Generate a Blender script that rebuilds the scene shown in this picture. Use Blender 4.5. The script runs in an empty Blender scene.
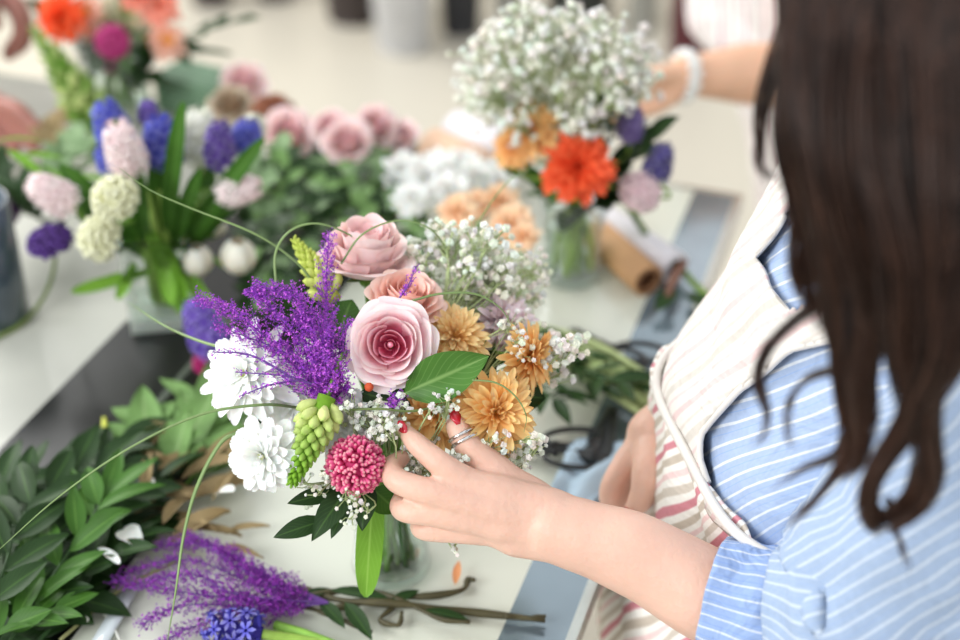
import bpy, math, random
import numpy as np
from mathutils import Vector, Matrix, Quaternion, noise
R = random.Random(11)
SC = bpy.context.scene
COL = SC.collection
rad = math.radians

# ------------------------------------------------------------------ camera
CAMZ, PITCH, FPX = 1.58, rad(35), 1333.0
cd = bpy.data.cameras.new('camera'); cam = bpy.data.objects.new('camera', cd); COL.objects.link(cam)
cam.location = (0, 0, CAMZ); cam.rotation_euler = (rad(90) - PITCH, 0, 0)
cd.sensor_width = 36; cd.lens = FPX / 960 * 36; cd.clip_start = .05
cd.dof.use_dof = True; cd.dof.focus_distance = .935; cd.dof.aperture_fstop = 2.4; cd.dof.aperture_blades = 9
SC.camera = cam

# ------------------------------------------------------------------ world, light, exposure
w = bpy.data.worlds.new('world'); SC.world = w; w.use_nodes = True
nt = w.node_tree; bg = nt.nodes['Background']
tc = nt.nodes.new('ShaderNodeTexCoord'); sep = nt.nodes.new('ShaderNodeSeparateXYZ'); rp = nt.nodes.new('ShaderNodeValToRGB')
nt.links.new(tc.outputs['Generated'], sep.inputs[0]); nt.links.new(sep.outputs['Z'], rp.inputs[0]); nt.links.new(rp.outputs[0], bg.inputs[0])
rp.color_ramp.elements[0].color = (.62, .60, .56, 1); rp.color_ramp.elements[0].position = .0
rp.color_ramp.elements[1].color = (.93, .97, 1, 1); rp.color_ramp.elements[1].position = .7
bg.inputs[1].default_value = .88
def area(name, loc, target, sx, sy, power, col=(1, 1, 1)):
    l = bpy.data.lights.new(name, 'AREA'); l.shape = 'RECTANGLE'; l.size = sx; l.size_y = sy; l.energy = power; l.color = col
    o = bpy.data.objects.new(name, l); COL.objects.link(o); o.location = loc
    o.rotation_euler = (Vector(target) - Vector(loc)).to_track_quat('-Z', 'Y').to_euler()
    return o
area('window_daylight', (-2.6, 3.4, 2.9), (0, .9, .9), 2.4, 1.8, 100, (1, .99, .97))
area('side_daylight', (-2.4, -.9, 2.7), (.1, .9, .9), 1.8, 1.6, 72, (.97, .99, 1))
SC.view_settings.view_transform = 'Standard'; SC.view_settings.look = 'None'
SC.view_settings.exposure = .35; SC.view_settings.gamma = 1; SC.view_settings.use_curve_mapping = False

# ------------------------------------------------------------------ pixel helpers (camera rays used to measure the place)
_c, _s = math.cos(PITCH), math.sin(PITCH)
def ray(px, py):
    x = (px - 480) / FPX; y = (320 - py) / FPX
    return Vector((x, _c + y * _s, -_s + y * _c))
def D(px, py, d): return Vector((0, 0, CAMZ)) + ray(px, py) * d          # at axial distance d
TZ = .78
def T(px, py, h=0.0):                                                    # on the table top (+h)
    r = ray(px, py); return Vector((0, 0, CAMZ)) + r * ((CAMZ - TZ - h) / -r.z)
def Yp(px, py, y): r = ray(px, py); return Vector((0, 0, CAMZ)) + r * (y / r.y)
CAMV = Vector((0, 0, CAMZ))
def srgb(r, g, b):
    f = lambda v: (v / 255 / 12.92) if v / 255 <= .04045 else ((v / 255 + .055) / 1.055) ** 2.4
    return (f(r), f(g), f(b))

# ------------------------------------------------------------------ materials
def newmat(name):
    m = bpy.data.materials.new(name); m.use_nodes = True
    return m, m.node_tree, m.node_tree.nodes['Principled BSDF']
def mat(name, c=None, rough=.5, noise_amt=.12, scale=40, sss=0, metal=0, spec=.5, bump=0, bscale=80, coat=0, emis=None, attr=False, sheen=0, transl=0, coords='Object'):
    m, t, b = newmat(name); N = t.nodes; Lk = t.links
    b.inputs['Roughness'].default_value = rough; b.inputs['Metallic'].default_value = metal
    b.inputs['Specular IOR Level'].default_value = spec
    tcn = N.new('ShaderNodeTexCoord')
    nz = N.new('ShaderNodeTexNoise'); nz.inputs['Scale'].default_value = scale; nz.inputs['Detail'].default_value = 3
    Lk.new(tcn.outputs[coords], nz.inputs['Vector'])
    mr = N.new('ShaderNodeMapRange'); mr.inputs['To Min'].default_value = 1 - noise_amt; mr.inputs['To Max'].default_value = 1 + noise_amt
    mr.inputs['From Min'].default_value = .3; mr.inputs['From Max'].default_value = .7
    Lk.new(nz.outputs[0], mr.inputs['Value'])
    mx = N.new('ShaderNodeVectorMath'); mx.operation = 'SCALE'
    if attr:
        a = N.new('ShaderNodeAttribute'); a.attribute_name = 'Col'; Lk.new(a.outputs['Color'], mx.inputs[0])
    else: mx.inputs[0].default_value = c
    Lk.new(mr.outputs[0], mx.inputs['Scale'])
    Lk.new(mx.outputs[0], b.inputs['Base Color'])
    if sss:
        b.inputs['Subsurface Weight'].default_value = sss; b.inputs['Subsurface Radius'].default_value = (1, .45, .3); b.inputs['Subsurface Scale'].default_value = .006
    if coat: b.inputs['Coat Weight'].default_value = coat; b.inputs['Coat Roughness'].default_value = .05
    if sheen: b.inputs['Sheen Weight'].default_value = sheen
    if bump:
        n2 = N.new('ShaderNodeTexNoise'); n2.inputs['Scale'].default_value = bscale; n2.inputs['Detail'].default_value = 4
        Lk.new(tcn.outputs[coords], n2.inputs['Vector'])
        bp = N.new('ShaderNodeBump'); bp.inputs['Strength'].default_value = bump; bp.inputs['Distance'].default_value = .004
        Lk.new(n2.outputs[0], bp.inputs['Height']); Lk.new(bp.outputs[0], b.inputs['Normal'])
    if transl:
        tr = N.new('ShaderNodeBsdfTranslucent'); ms = N.new('ShaderNodeMixShader'); ms.inputs[0].default_value = transl
        Lk.new(mx.outputs[0], tr.inputs['Color']); Lk.new(b.outputs[0], ms.inputs[1]); Lk.new(tr.outputs[0], ms.inputs[2])
        Lk.new(ms.outputs[0], N['Material Output'].inputs['Surface'])
    return m
def leafmat(name, c, vein, transl=.25, rough=.38):
    m, t, b = newmat(name); N = t.nodes; Lk = t.links
    uv = N.new('ShaderNodeUVMap'); sp = N.new('ShaderNodeSeparateXYZ'); Lk.new(uv.outputs[0], sp.inputs[0])
    ab = N.new('ShaderNodeMath'); ab.operation = 'ABSOLUTE'; Lk.new(sp.outputs[0], ab.inputs[0])
    a1 = N.new('ShaderNodeMath'); a1.operation = 'MULTIPLY_ADD'; a1.inputs[1].default_value = -.9; Lk.new(ab.outputs[0], a1.inputs[0])
    m8 = N.new('ShaderNodeMath'); m8.operation = 'MULTIPLY'; m8.inputs[1].default_value = 1; Lk.new(sp.outputs[1], m8.inputs[0]); 
    a2 = N.new('ShaderNodeMath'); a2.operation = 'ADD'; Lk.new(m8.outputs[0], a2.inputs[0]); a1.inputs[2].default_value = 0
    sc = N.new('ShaderNodeMath'); sc.operation = 'MULTIPLY'; sc.inputs[1].default_value = -.35; Lk.new(ab.outputs[0], sc.inputs[0]); Lk.new(sc.outputs[0], a2.inputs[1])
    s3 = N.new('ShaderNodeMath'); s3.operation = 'MULTIPLY'; s3.inputs[1].default_value = 9 * 6.283; Lk.new(a2.outputs[0], s3.inputs[0])
    sn = N.new('ShaderNodeMath'); sn.operation = 'SINE'; Lk.new(s3.outputs[0], sn.inputs[0])
    r1 = N.new('ShaderNodeMapRange'); r1.inputs['From Min'].default_value = .8; r1.inputs['From Max'].default_value = 1; r1.inputs['To Max'].default_value = .35; Lk.new(sn.outputs[0], r1.inputs[0])
    r2 = N.new('ShaderNodeMapRange'); r2.inputs['From Min'].default_value = .12; r2.inputs['From Max'].default_value = .02; Lk.new(ab.outputs[0], r2.inputs[0])
    mxm = N.new('ShaderNodeMath'); mxm.operation = 'MAXIMUM'; Lk.new(r1.outputs[0], mxm.inputs[0]); Lk.new(r2.outputs[0], mxm.inputs[1])
    tcn = N.new('ShaderNodeTexCoord'); nz = N.new('ShaderNodeTexNoise'); nz.inputs['Scale'].default_value = 25; Lk.new(tcn.outputs['Object'], nz.inputs['Vector'])
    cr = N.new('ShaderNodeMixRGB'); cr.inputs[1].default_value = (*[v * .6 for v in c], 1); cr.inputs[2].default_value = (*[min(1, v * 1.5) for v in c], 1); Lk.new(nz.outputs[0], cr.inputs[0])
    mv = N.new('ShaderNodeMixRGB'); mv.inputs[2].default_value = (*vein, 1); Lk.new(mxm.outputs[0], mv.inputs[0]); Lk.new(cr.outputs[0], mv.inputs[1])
    Lk.new(mv.outputs[0], b.inputs['Base Color']); b.inputs['Roughness'].default_value = rough; b.inputs['Specular IOR Level'].default_value = .28
    tr = N.new('ShaderNodeBsdfTranslucent'); ms = N.new('ShaderNodeMixShader'); ms.inputs[0].default_value = transl
    Lk.new(mv.outputs[0], tr.inputs['Color']); Lk.new(b.outputs[0], ms.inputs[1]); Lk.new(tr.outputs[0], ms.inputs[2]); Lk.new(ms.outputs[0], N['Material Output'].inputs['Surface'])
    return m
def stripemat(name, base, stripes, shear=0, period=.02, rough=.8, wob=.0015, bump=.15):
    """stripes: list of (position 0..1, colour); constant-interpolated bands along uv.x (metres)"""
    m, t, b = newmat(name); N = t.nodes; Lk = t.links
    uv = N.new('ShaderNodeUVMap'); sp = N.new('ShaderNodeSeparateXYZ'); Lk.new(uv.outputs[0], sp.inputs[0])
    nz = N.new('ShaderNodeTexNoise'); nz.inputs['Scale'].default_value = 9; Lk.new(uv.outputs[0], nz.inputs['Vector'])
    a = N.new('ShaderNodeMath'); a.operation = 'MULTIPLY_ADD'; a.inputs[1].default_value = shear; Lk.new(sp.outputs[1], a.inputs[0]); Lk.new(sp.outputs[0], a.inputs[2])
    a0 = N.new('ShaderNodeMath'); a0.operation = 'MULTIPLY_ADD'; a0.inputs[1].default_value = wob * 6; Lk.new(nz.outputs[0], a0.inputs[0]); Lk.new(a.outputs[0], a0.inputs[2])
    d = N.new('ShaderNodeMath'); d.operation = 'DIVIDE'; d.inputs[1].default_value = period; Lk.new(a0.outputs[0], d.inputs[0])
    fr = N.new('ShaderNodeMath'); fr.operation = 'FRACT'; Lk.new(d.outputs[0], fr.inputs[0])
    rpn = N.new('ShaderNodeValToRGB'); e = rpn.color_ramp.elements
    e[0].position = 0; e[0].color = (*base, 1); e[1].position = 1; e[1].color = (*base, 1)
    for p0, p1, c in stripes:
        for p, cc in ((p0 - .015, base), (p0 + .015, c), (p1 - .015, c), (p1 + .015, base)):
            x = e.new(max(0, min(1, p))); x.color = (*cc, 1)
    Lk.new(fr.outputs[0], rpn.inputs[0])
    wv = N.new('ShaderNodeTexNoise'); wv.inputs['Scale'].default_value = 300; Lk.new(uv.outputs[0], wv.inputs['Vector'])
    mr = N.new('ShaderNodeMapRange'); mr.inputs['To Min'].default_value = .9; mr.inputs['To Max'].default_value = 1.1; Lk.new(wv.outputs[0], mr.inputs[0])
    mx = N.new('ShaderNodeVectorMath'); mx.operation = 'SCALE'; Lk.new(rpn.outputs[0], mx.inputs[0]); Lk.new(mr.outputs[0], mx.inputs['Scale'])
    Lk.new(mx.outputs[0], b.inputs['Base Color']); b.inputs['Roughness'].default_value = rough; b.inputs['Specular IOR Level'].default_value = .2
    nb = N.new('ShaderNodeTexNoise'); nb.inputs['Scale'].default_value = 22; nb.inputs['Detail'].default_value = 3; nb.inputs['Distortion'].default_value = 1.2; Lk.new(uv.outputs[0], nb.inputs['Vector'])
    bp = N.new('ShaderNodeBump'); bp.inputs['Strength'].default_value = bump; bp.inputs['Distance'].default_value = .02
    Lk.new(nb.outputs[0], bp.inputs['Height']); Lk.new(bp.outputs[0], b.inputs['Normal'])
    return m
def thinglass(name, tint, g=1.0):
    m, t, b = newmat(name); N = t.nodes; tr = N.new('ShaderNodeBsdfTransparent'); tr.inputs[0].default_value = (*tint, 1); gl = N.new('ShaderNodeBsdfGlossy'); gl.inputs['Roughness'].default_value = .03
    fr = N.new('ShaderNodeLayerWeight'); pw = N.new('ShaderNodeMath'); pw.operation = 'POWER'; pw.inputs[1].default_value = 3.5; t.links.new(fr.outputs['Facing'], pw.inputs[0]); mu = N.new('ShaderNodeMath'); mu.operation = 'MULTIPLY_ADD'; mu.inputs[1].default_value = .75 * g; mu.inputs[2].default_value = .05; mu.use_clamp = True; ms = N.new('ShaderNodeMixShader')
    t.links.new(pw.outputs[0], mu.inputs[0]); t.links.new(mu.outputs[0], ms.inputs[0]); t.links.new(tr.outputs[0], ms.inputs[1]); t.links.new(gl.outputs[0], ms.inputs[2]); t.links.new(ms.outputs[0], N['Material Output'].inputs['Surface']); return m
def glassmat(name, c=(.93, .98, .97), rough=0, ior=1.45):
    m, t, b = newmat(name)
    b.inputs['Base Color'].default_value = (*c, 1); b.inputs['Transmission Weight'].default_value = 1; b.inputs['Roughness'].default_value = rough; b.inputs['IOR'].default_value = ior
    return m

# ------------------------------------------------------------------ mesh builder
class MB:
    def __init__(s): s.v = []; s.f = []; s.c = []; s.uv = []
    def add(s, vs, fs, col=(1, 1, 1), uvs=None):
        o = len(s.v); s.v += [tuple(v) for v in vs]; s.f += [tuple(i + o for i in f) for f in fs]
        s.c += (col if isinstance(col, list) else [col] * len(vs)); s.uv += uvs if uvs else [(0, 0)] * len(vs)
    def build(s, name, m, parent=None, smooth=True, origin=None):
        org = Vector(origin) if origin is not None else (Vector(parent['_o']) if parent is not None else Vector((0, 0, 0)))
        me = bpy.data.meshes.new(name); va = np.array(s.v, dtype=float) - np.array(org)
        me.from_pydata([tuple(x) for x in va.tolist()], [], s.f); me.materials.append(m)
        ca = me.color_attributes.new('Col', 'FLOAT_COLOR', 'POINT')
        ca.data.foreach_set('color', np.hstack([np.array(s.c, dtype=float), np.ones((len(s.c), 1))]).ravel())
        ul = me.uv_layers.new(name='UVMap'); li = np.empty(len(me.loops), dtype=int); me.loops.foreach_get('vertex_index', li)
        ul.data.foreach_set('uv', np.array(s.uv, dtype=float)[li].ravel())
        if smooth: me.polygons.foreach_set('use_smooth', [True] * len(me.polygons))
        me.update()
        o = bpy.data.objects.new(name, me); COL.objects.link(o)
        if parent is not None: o.parent = parent; o['_o'] = tuple(parent['_o'])
        else: o.location = org; o['_o'] = tuple(org)
        return o
def thing(name, label, cat, loc, group=None):
    o = bpy.data.objects.new(name, None); COL.objects.link(o); o.location = loc; o['_o'] = tuple(loc); o.empty_display_size = .02
    return tag(o, label, cat, group)
def tag(o, label, cat, group=None, kind=None):
    o['label'] = label; o['category'] = cat
    if group: o['group'] = group
    if kind: o['kind'] = kind
    return o
def struct(o): o['kind'] = 'structure'; return o
def frame(axis, roll=0.0):
    z = Vector(axis).normalized(); h = Vector((0, 0, 1)) if abs(z.z) < .95 else Vector((0, 1, 0))
    x = h.cross(z).normalized(); y = z.cross(x)
    m = Matrix((x, y, z)).transposed().to_4x4()
    return m @ Matrix.Rotation(roll, 4, 'Z')
def place(loc, axis, roll=0.0): return Matrix.Translation(loc) @ frame(axis, roll)
def grid(mb, P, col, M=None, uvs=None, closed=False, flip=False):
    n = len(P); m = len(P[0]); vs = [(M @ Vector(p) if M else p) for r in P for p in r]; fs = []
    for i in range(n - 1):
        for j in range(m if closed else m - 1):
            j2 = (j + 1) % m; fs.append((i * m + j, i * m + j2, (i + 1) * m + j2, (i + 1) * m + j))
    if flip: fs = [f[::-1] for f in fs]
    cc = [c for r in col for c in r] if isinstance(col[0], (list,)) else col
    mb.add(vs, fs, cc, uvs)
def lerp(a, b, t): return tuple(x + (y - x) * t for x, y in zip(a, b))
def cr(pts, n):                                                          # Catmull-Rom through points
    pts = [Vector(p) for p in pts]
    if len(pts) == 2: return [pts[0].lerp(pts[1], i / n) for i in range(n + 1)]
    P = [pts[0] * 2 - pts[1]] + pts + [pts[-1] * 2 - pts[-2]]; out = []
    seg = len(pts) - 1
    for k in range(n + 1):
        u = k / n * seg; i = min(int(u), seg - 1); t = u - i; a, b, c, d = P[i:i + 4]
        out.append(.5 * ((2 * b) + (c - a) * t + (2 * a - 5 * b + 4 * c - d) * t * t + (3 * b - a - 3 * c + d) * t ** 3))
    return out
def tube(mb, pts, r, seg=6, col=(1, 1, 1), cap=True, flat=1.0, uvm=False):
    pts = [Vector(p) for p in pts]; n = len(pts)
    rr = r if isinstance(r, (list, tuple)) else [r] * n
    t0 = (pts[1] - pts[0]).normalized(); x = t0.orthogonal().normalized(); rows = []; uvs = []; acc = 0
    for i, p in enumerate(pts):
        t = (pts[min(i + 1, n - 1)] - pts[max(i - 1, 0)])
        t = t.normalized() if t.length > 1e-9 else t0
        x = (x - t * x.dot(t)); x = x.normalized() if x.length > 1e-6 else t.orthogonal().normalized(); y = t.cross(x)
        if i: acc += (pts[i] - pts[i - 1]).length
        rows.append([p + x * (math.cos(a) * rr[i]) + y * (math.sin(a) * rr[i] * flat) for a in [2 * math.pi * k / seg for k in range(seg)]])
        uvs += [(k / seg * 2 * math.pi * max(rr), acc) for k in range(seg)]
    o = len(mb.v); cl = col if isinstance(col, list) else [col] * n
    grid(mb, rows, [[c] * seg for c in cl], None, uvs, closed=True)
    if cap: mb.f.append(tuple(o + k for k in range(seg))[::-1]); mb.f.append(tuple(o + (n - 1) * seg + k for k in range(seg)))
def lathe(mb, M, prof, seg=32, col=(1, 1, 1)):
    grid(mb, [[(r * math.cos(2 * math.pi * k / seg), r * math.sin(2 * math.pi * k / seg), z) for k in range(seg)] for r, z in prof],
         [[col] * seg for _ in prof], M, [(k / seg, z) for r, z in prof for k in range(seg)], closed=True)
ICO = None
def ball(mb, c, r, col=(1, 1, 1), M=None, sx=1, sy=1, sz=1, rings=4, seg=6):
    vs = [(0, 0, -1)]; fs = []
    for i in range(1, rings):
        a = -math.pi / 2 + math.pi * i / rings
        for k in range(seg): b = 2 * math.pi * k / seg; vs.append((math.cos(a) * math.cos(b), math.cos(a) * math.sin(b), math.sin(a)))
    vs.append((0, 0, 1)); L = len(vs) - 1
    for k in range(seg): fs.append((0, 1 + (k + 1) % seg, 1 + k)); fs.append((L, L - seg + k, L - seg + (k + 1) % seg))
    for i in range(rings - 2):
        for k in range(seg): a = 1 + i * seg; fs.append((a + k, a + (k + 1) % seg, a + seg + (k + 1) % seg, a + seg + k))
    q = [Vector((x * r * sx, y * r * sy, z * r * sz)) for x, y, z in vs]
    if M: q = [M @ p for p in q]
    mb.add([p + Vector(c) for p in q] if c is not None else q, fs, col)
def box(mb, M, sx, sy, sz, col=(1, 1, 1)):
    vs = [M @ Vector((x * sx / 2, y * sy / 2, z * sz / 2)) for x in (-1, 1) for y in (-1, 1) for z in (-1, 1)]
    mb.add(vs, [(0, 1, 3, 2), (4, 6, 7, 5), (0, 4, 5, 1), (2, 3, 7, 6), (0, 2, 6, 4), (1, 5, 7, 3)], col)
def prism(mb, poly, z0, z1, col=(1, 1, 1)):
    n = len(poly); vs = [(x, y, z0) for x, y in poly] + [(x, y, z1) for x, y in poly]
    mb.add(vs, [tuple(range(n))[::-1], tuple(range(n, 2 * n))] + [(i, (i + 1) % n, n + (i + 1) % n, n + i) for i in range(n)], col, [(x, y) for x, y in poly] * 2)
def rot(axis, a): return Matrix.Rotation(a, 4, axis)

PROF = {
 'leaf': lambda t: math.sin(math.pi * t ** .85) ** .9,
 'round': lambda t: (.22 + .78 * min(1, t / .6) ** .9) * math.sqrt(max(0, 1 - max(0, (t - .55) / .47) ** 2.6)),
 'strap': lambda t: (.45 + .55 * min(1, t / .35)) * math.sqrt(max(.012, 1 - max(0, (t - .6) / .4) ** 2.2)),
 'grass': lambda t: (1 - t ** 3),
}
def petal(mb, M, L, W, el0=0., curl=0., cup=.3, prof='strap', c0=(1, 1, 1), c1=(1, 1, 1), nu=2, nv=5, wav=0., notch=0., cpow=1.0):
    """grows along local +Y; el0 = elevation, curl = change of elevation along it"""
    rows = []; cols = []; y = z = 0; uvs = []; ph = R.random() * 6; tp_ = 0
    for i in range(nv + 1):
        t = 1 - (1 - i / nv) ** 1.5; a = el0 + curl * t
        if i: y += math.cos(a) * L * (t - tp_); z += math.sin(a) * L * (t - tp_)
        tp_ = t
        wd = W / 2 * PROF[prof](t); row = []
        for k in range(-nu, nu + 1):
            s = k / nu; up = cup * wd * (s * s) + wav * W * math.sin(ph + t * 7 + s * 3) * t
            dy = -notch * L * (1 - abs(s)) * t ** 4
            row.append((s * wd, y - up * math.sin(a) + dy, z + up * math.cos(a))); uvs.append((s, t))
        rows.append(row); cols.append([lerp(c0, c1, t ** cpow)] * (2 * nu + 1))
    grid(mb, rows, cols, M, uvs)
# ------------------------------------------------------------------ shared materials
PETAL = mat('petal', attr=True, rough=.55, noise_amt=.05, scale=60, sss=.25, transl=.18, spec=.3)
PETALR = mat('rose_petal', attr=True, rough=.45, noise_amt=.04, scale=40, sss=.3, transl=.12, spec=.3, bump=.15, bscale=120)
FLORET = mat('floret', attr=True, rough=.6, noise_amt=.15, scale=150, spec=.3, transl=.15)
STEM = mat('green_stem', attr=True, rough=.5, noise_amt=.2, scale=60, spec=.4)
GR = srgb(110, 150, 60); GRD = srgb(52, 84, 40); GRL = srgb(160, 190, 90); GRB = srgb(72, 70, 40); PALE = srgb(170, 185, 130)
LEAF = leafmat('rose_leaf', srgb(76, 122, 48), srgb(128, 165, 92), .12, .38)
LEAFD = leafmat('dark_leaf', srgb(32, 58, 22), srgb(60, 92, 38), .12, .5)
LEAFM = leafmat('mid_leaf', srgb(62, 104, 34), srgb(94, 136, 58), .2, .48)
LEAFB = leafmat('bright_leaf', srgb(120, 170, 56), srgb(150, 195, 85), .35, .35)
LEAFP = leafmat('pale_leaf', srgb(124, 150, 108), srgb(160, 182, 140), .15, .65)
LEAFL = leafmat('soft_leaf', srgb(112, 148, 84), srgb(146, 175, 115), .2, .6)
DRY = leafmat('dried_leaf', srgb(158, 138, 100), srgb(112, 90, 62), .1, .8)
GRASS = mat('grass_blade', srgb(140, 166, 104), .35, .15, 30, transl=.2)

def stem(t, pts, r=.0016, col=GR, name='stem', seg=6, n=10):
    mb = MB(); tube(mb, cr(pts, n), r, seg, col); return mb.build(name, STEM, t)

def rings(mb, M, spec, c0, c1, prof='strap', jit=.12, z0=0, wav=.03, notch=0, cup=.35, nv=5, nu=1, r0f=.06):
    """spec: (count, length, width, elevation, curl, base radius, base height)"""
    for n, L, W, el, cu, br, bz in spec:
        off = R.random() * 6
        for k in range(n):
            a = off + 2 * math.pi * k / n + R.uniform(-.5, .5) * jit
            Lk = L * R.uniform(1 - jit, 1 + jit * .5)
            Mk = M @ rot('Z', a) @ Matrix.Translation((0, br, bz)) @ rot('Y', R.uniform(-jit, jit))
            d = R.uniform(.93, 1.05)
            petal(mb, Mk, Lk, W * R.uniform(.85, 1.1), el + R.uniform(-jit, jit), cu + R.uniform(-jit, jit), cup, prof, tuple(min(1, v * d) for v in c0), tuple(min(1, v * d) for v in c1), nu, nv, wav, notch)

def mum(name, label, loc, axis, Rr, c0, c1, cc, kind='daisy', group=None, cat='flower', roll=0, lay=None):
    t = thing(name, label, cat, loc, group); M = place(loc, axis, roll); mb = MB(); ct = MB()
    if kind == 'white':      # broad blunt petals, several flat tiers, pale yellow green heart
        sp = [(13, Rr, Rr * .40, .06, -.25, .0015, 0), (14, Rr * .93, Rr * .36, .18, -.2, .001, .001), (14, Rr * .82, Rr * .32, .32, -.15, .001, .002), (13, Rr * .68, Rr * .26, .5, -.1, .001, .003), (12, Rr * .52, Rr * .2, .72, .0, .001, .0035), (10, Rr * .36, Rr * .14, .95, .2, .0005, .004), (8, Rr * .22, Rr * .09, 1.15, .4, .0005, .004)]
        rings(mb, M, sp, c0, c1, 'strap', .13, notch=.05, cup=.3, nu=2, nv=6)
        for k in range(22):
            r = Rr * .085 * math.sqrt(k / 22); a = k * 2.4
            ball(ct, M @ Vector((r * math.cos(a), r * math.sin(a), .0065)), .0009, lerp(cc, (1, 1, .8), R.random() * .5), rings=3, seg=5)
    elif kind == 'spider':   # long separate outer petals round a tight heart
        sp = [(13, Rr, Rr * .27, -.02, -.25, .0015, 0), (13, Rr * .94, Rr * .26, .14, -.2, .001, .001), (12, Rr * .76, Rr * .25, .3, -.15, .001, .002), (11, Rr * .56, Rr * .22, .5, -.1, .001, .003), (9, Rr * .38, Rr * .17, .8, .0, .001, .0035), (8, Rr * .22, Rr * .1, 1.1, .3, .0005, .004)]
        rings(mb, M, sp, c0, c1, 'strap', .15, notch=.03, cup=.35, nu=2, nv=7)
        ball(ct, M @ Vector((0, 0, .005)), .003, cc, rings=5, seg=8)
    elif kind == 'orange':   # many pointed incurved petals in a dome
        sp = [(20, Rr, Rr * .22, -.02, -.2, .001, 0), (21, Rr * .98, Rr * .21, .16, -.15, .001, .001), (20, Rr * .9, Rr * .2, .34, -.1, .001, .002), (19, Rr * .8, Rr * .19, .55, -.15, .001, .003), (17, Rr * .66, Rr * .17, .78, -.1, .001, .004), (13, Rr * .5, Rr * .14, 1.0, .1, .001, .005), (9, Rr * .38, Rr * .11, 1.2, .2, .0005, .005)]
        rings(mb, M, sp, c0, c1, 'strap', .2, cup=.6, nv=5, wav=.05)
        for k in range(12):
            r = Rr * .07 * math.sqrt(k / 12); a = k * 2.4
            ball(ct, M @ Vector((r * math.cos(a), r * math.sin(a), .007)), .0011, lerp(cc, c0, .6), rings=3, seg=5)
    else:
        sp = [(14, Rr, Rr * .4, .0, .1, .001, 0), (13, Rr * .85, Rr * .36, .35, .1, .001, .002), (11, Rr * .65, Rr * .32, .7, .2, .001, .004), (9, Rr * .45, Rr * .26, 1.05, .3, .001, .005)]
        rings(mb, M, sp, c0, c1, 'round', .2, cup=.4, nv=4)
        for k in range(12):
            r = Rr * .12 * math.sqrt(k / 12); a = k * 2.4
            ball(ct, M @ Vector((r * math.cos(a), r * math.sin(a), Rr * .25)), Rr * .05, cc, rings=3, seg=5)
    mb.build('petals', PETAL, t); ct.build('flower_centre', FLORET, t)
    cl = MB(); ball(cl, M @ Vector((0, 0, -.002)), Rr * .16, GR, rings=4, seg=8); cl.build('calyx', STEM, t)
    return t

def rose(name, label, loc, axis, Rr, cin, cmid, cout, group=None, roll=0, openness=1.0, H=None):
    t = thing(name, label, 'rose', loc, group); M = place(loc, axis, roll)
    H = H or Rr * 1.05
    # ring: (n petals, lip radius, half angle, lip height, outward curl of the lip, base radius)
    spec = [(2, .13, 1.25, .74, .02), (3, .26, .95, .84, .05), (3, .38, 1.05, .92, .09), (4, .50, .95, .96, .14), (5, .61, .86, .93, .22), (6, .73, .76, .84, .34), (6, .86, .72, .68, .48), (6, .98, .70, .50, .55)]
    inner, outer = MB(), MB()
    for q, (n, lr, ha, lh, cu) in enumerate(spec):
        lr = lr * (.75 + .25 * openness) if q < 5 else lr
        mb = inner if q < 4 else outer; off = q * 1.1 + roll; ex, ey = (R.uniform(-.05, .05) * Rr, R.uniform(-.05, .05) * Rr) if q < 5 else (0, 0)
        f = q / (len(spec) - 1)
        tipc = lerp(cmid, cout, min(1, max(0, f - .12) / .45))
        basec = lerp(cin, cmid, max(0, f - .45) * 1.6)
        for k in range(n):
            a0 = off + 2 * math.pi * k / n + R.uniform(-.22, .22); r1 = lr * Rr * R.uniform(.94, 1.05); hh = lh * H * R.uniform(.97, 1.03); ph = R.random() * 6
            rows, cols, uvs = [], [], []
            NV, NU = 9, 12
            for i in range(NV + 1):
                v = i / NV; row = []; cc = []
                for j in range(NU + 1):
                    s = j / NU * 2 - 1
                    # bowl then vertical wall then curling lip
                    edge = 1 - .13 * abs(s) ** 3 - .03 * math.cos(s * 5 + ph)
                    vv = v * edge
                    rr = r1 * (math.sin(min(vv, .75) / .75 * math.pi / 2) ** .7) * (.86 + .14 * vv) 
                    zz = hh * (vv ** 1.25)
                    if vv > .62:
                        e = (vv - .62) / .38; rr += cu * Rr * .42 * e ** 1.6; zz -= cu * H * .26 * e ** 2
                    rr *= 1 + (.13 if q < 4 else .05) * s * (1 if k % 2 else -.8) + .045 * math.sin(3 * s + ph) * vv
                    aa = a0 + s * ha * (.55 + .45 * math.sin(min(1, vv * 1.25) * math.pi / 2))
                    row.append((rr * math.cos(aa) + ex * vv, rr * math.sin(aa) + ey * vv, zz)); cc.append(lerp(basec, tipc, min(1, vv ** (2.2 if q < 4 else 1.6) * 1.05)))
                rows.append(row); cols.append(cc); uvs += [(j / NU, v) for j in range(NU + 1)]
            grid(mb, rows, cols, M, uvs)
    ball(inner, M @ Vector((0, 0, H * .45)), Rr * .085, cmid, M=M.to_3x3().to_4x4(), sz=2.2, rings=6, seg=8)
    inner.build('inner_petals', PETALR, t); outer.build('outer_petals', PETALR, t)
    cl = MB()
    for k in range(5): petal(cl, M @ rot('Z', k * 1.257) @ Matrix.Translation((0, .002, -.001)), Rr * .75, Rr * .25, -.1, .5, .3, 'leaf', GR, GR, 1, 4)
    ball(cl, M @ Vector((0, 0, -.003)), Rr * .2, GR, rings=5, seg=8); cl.build('sepals', STEM, t)
    return t

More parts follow.
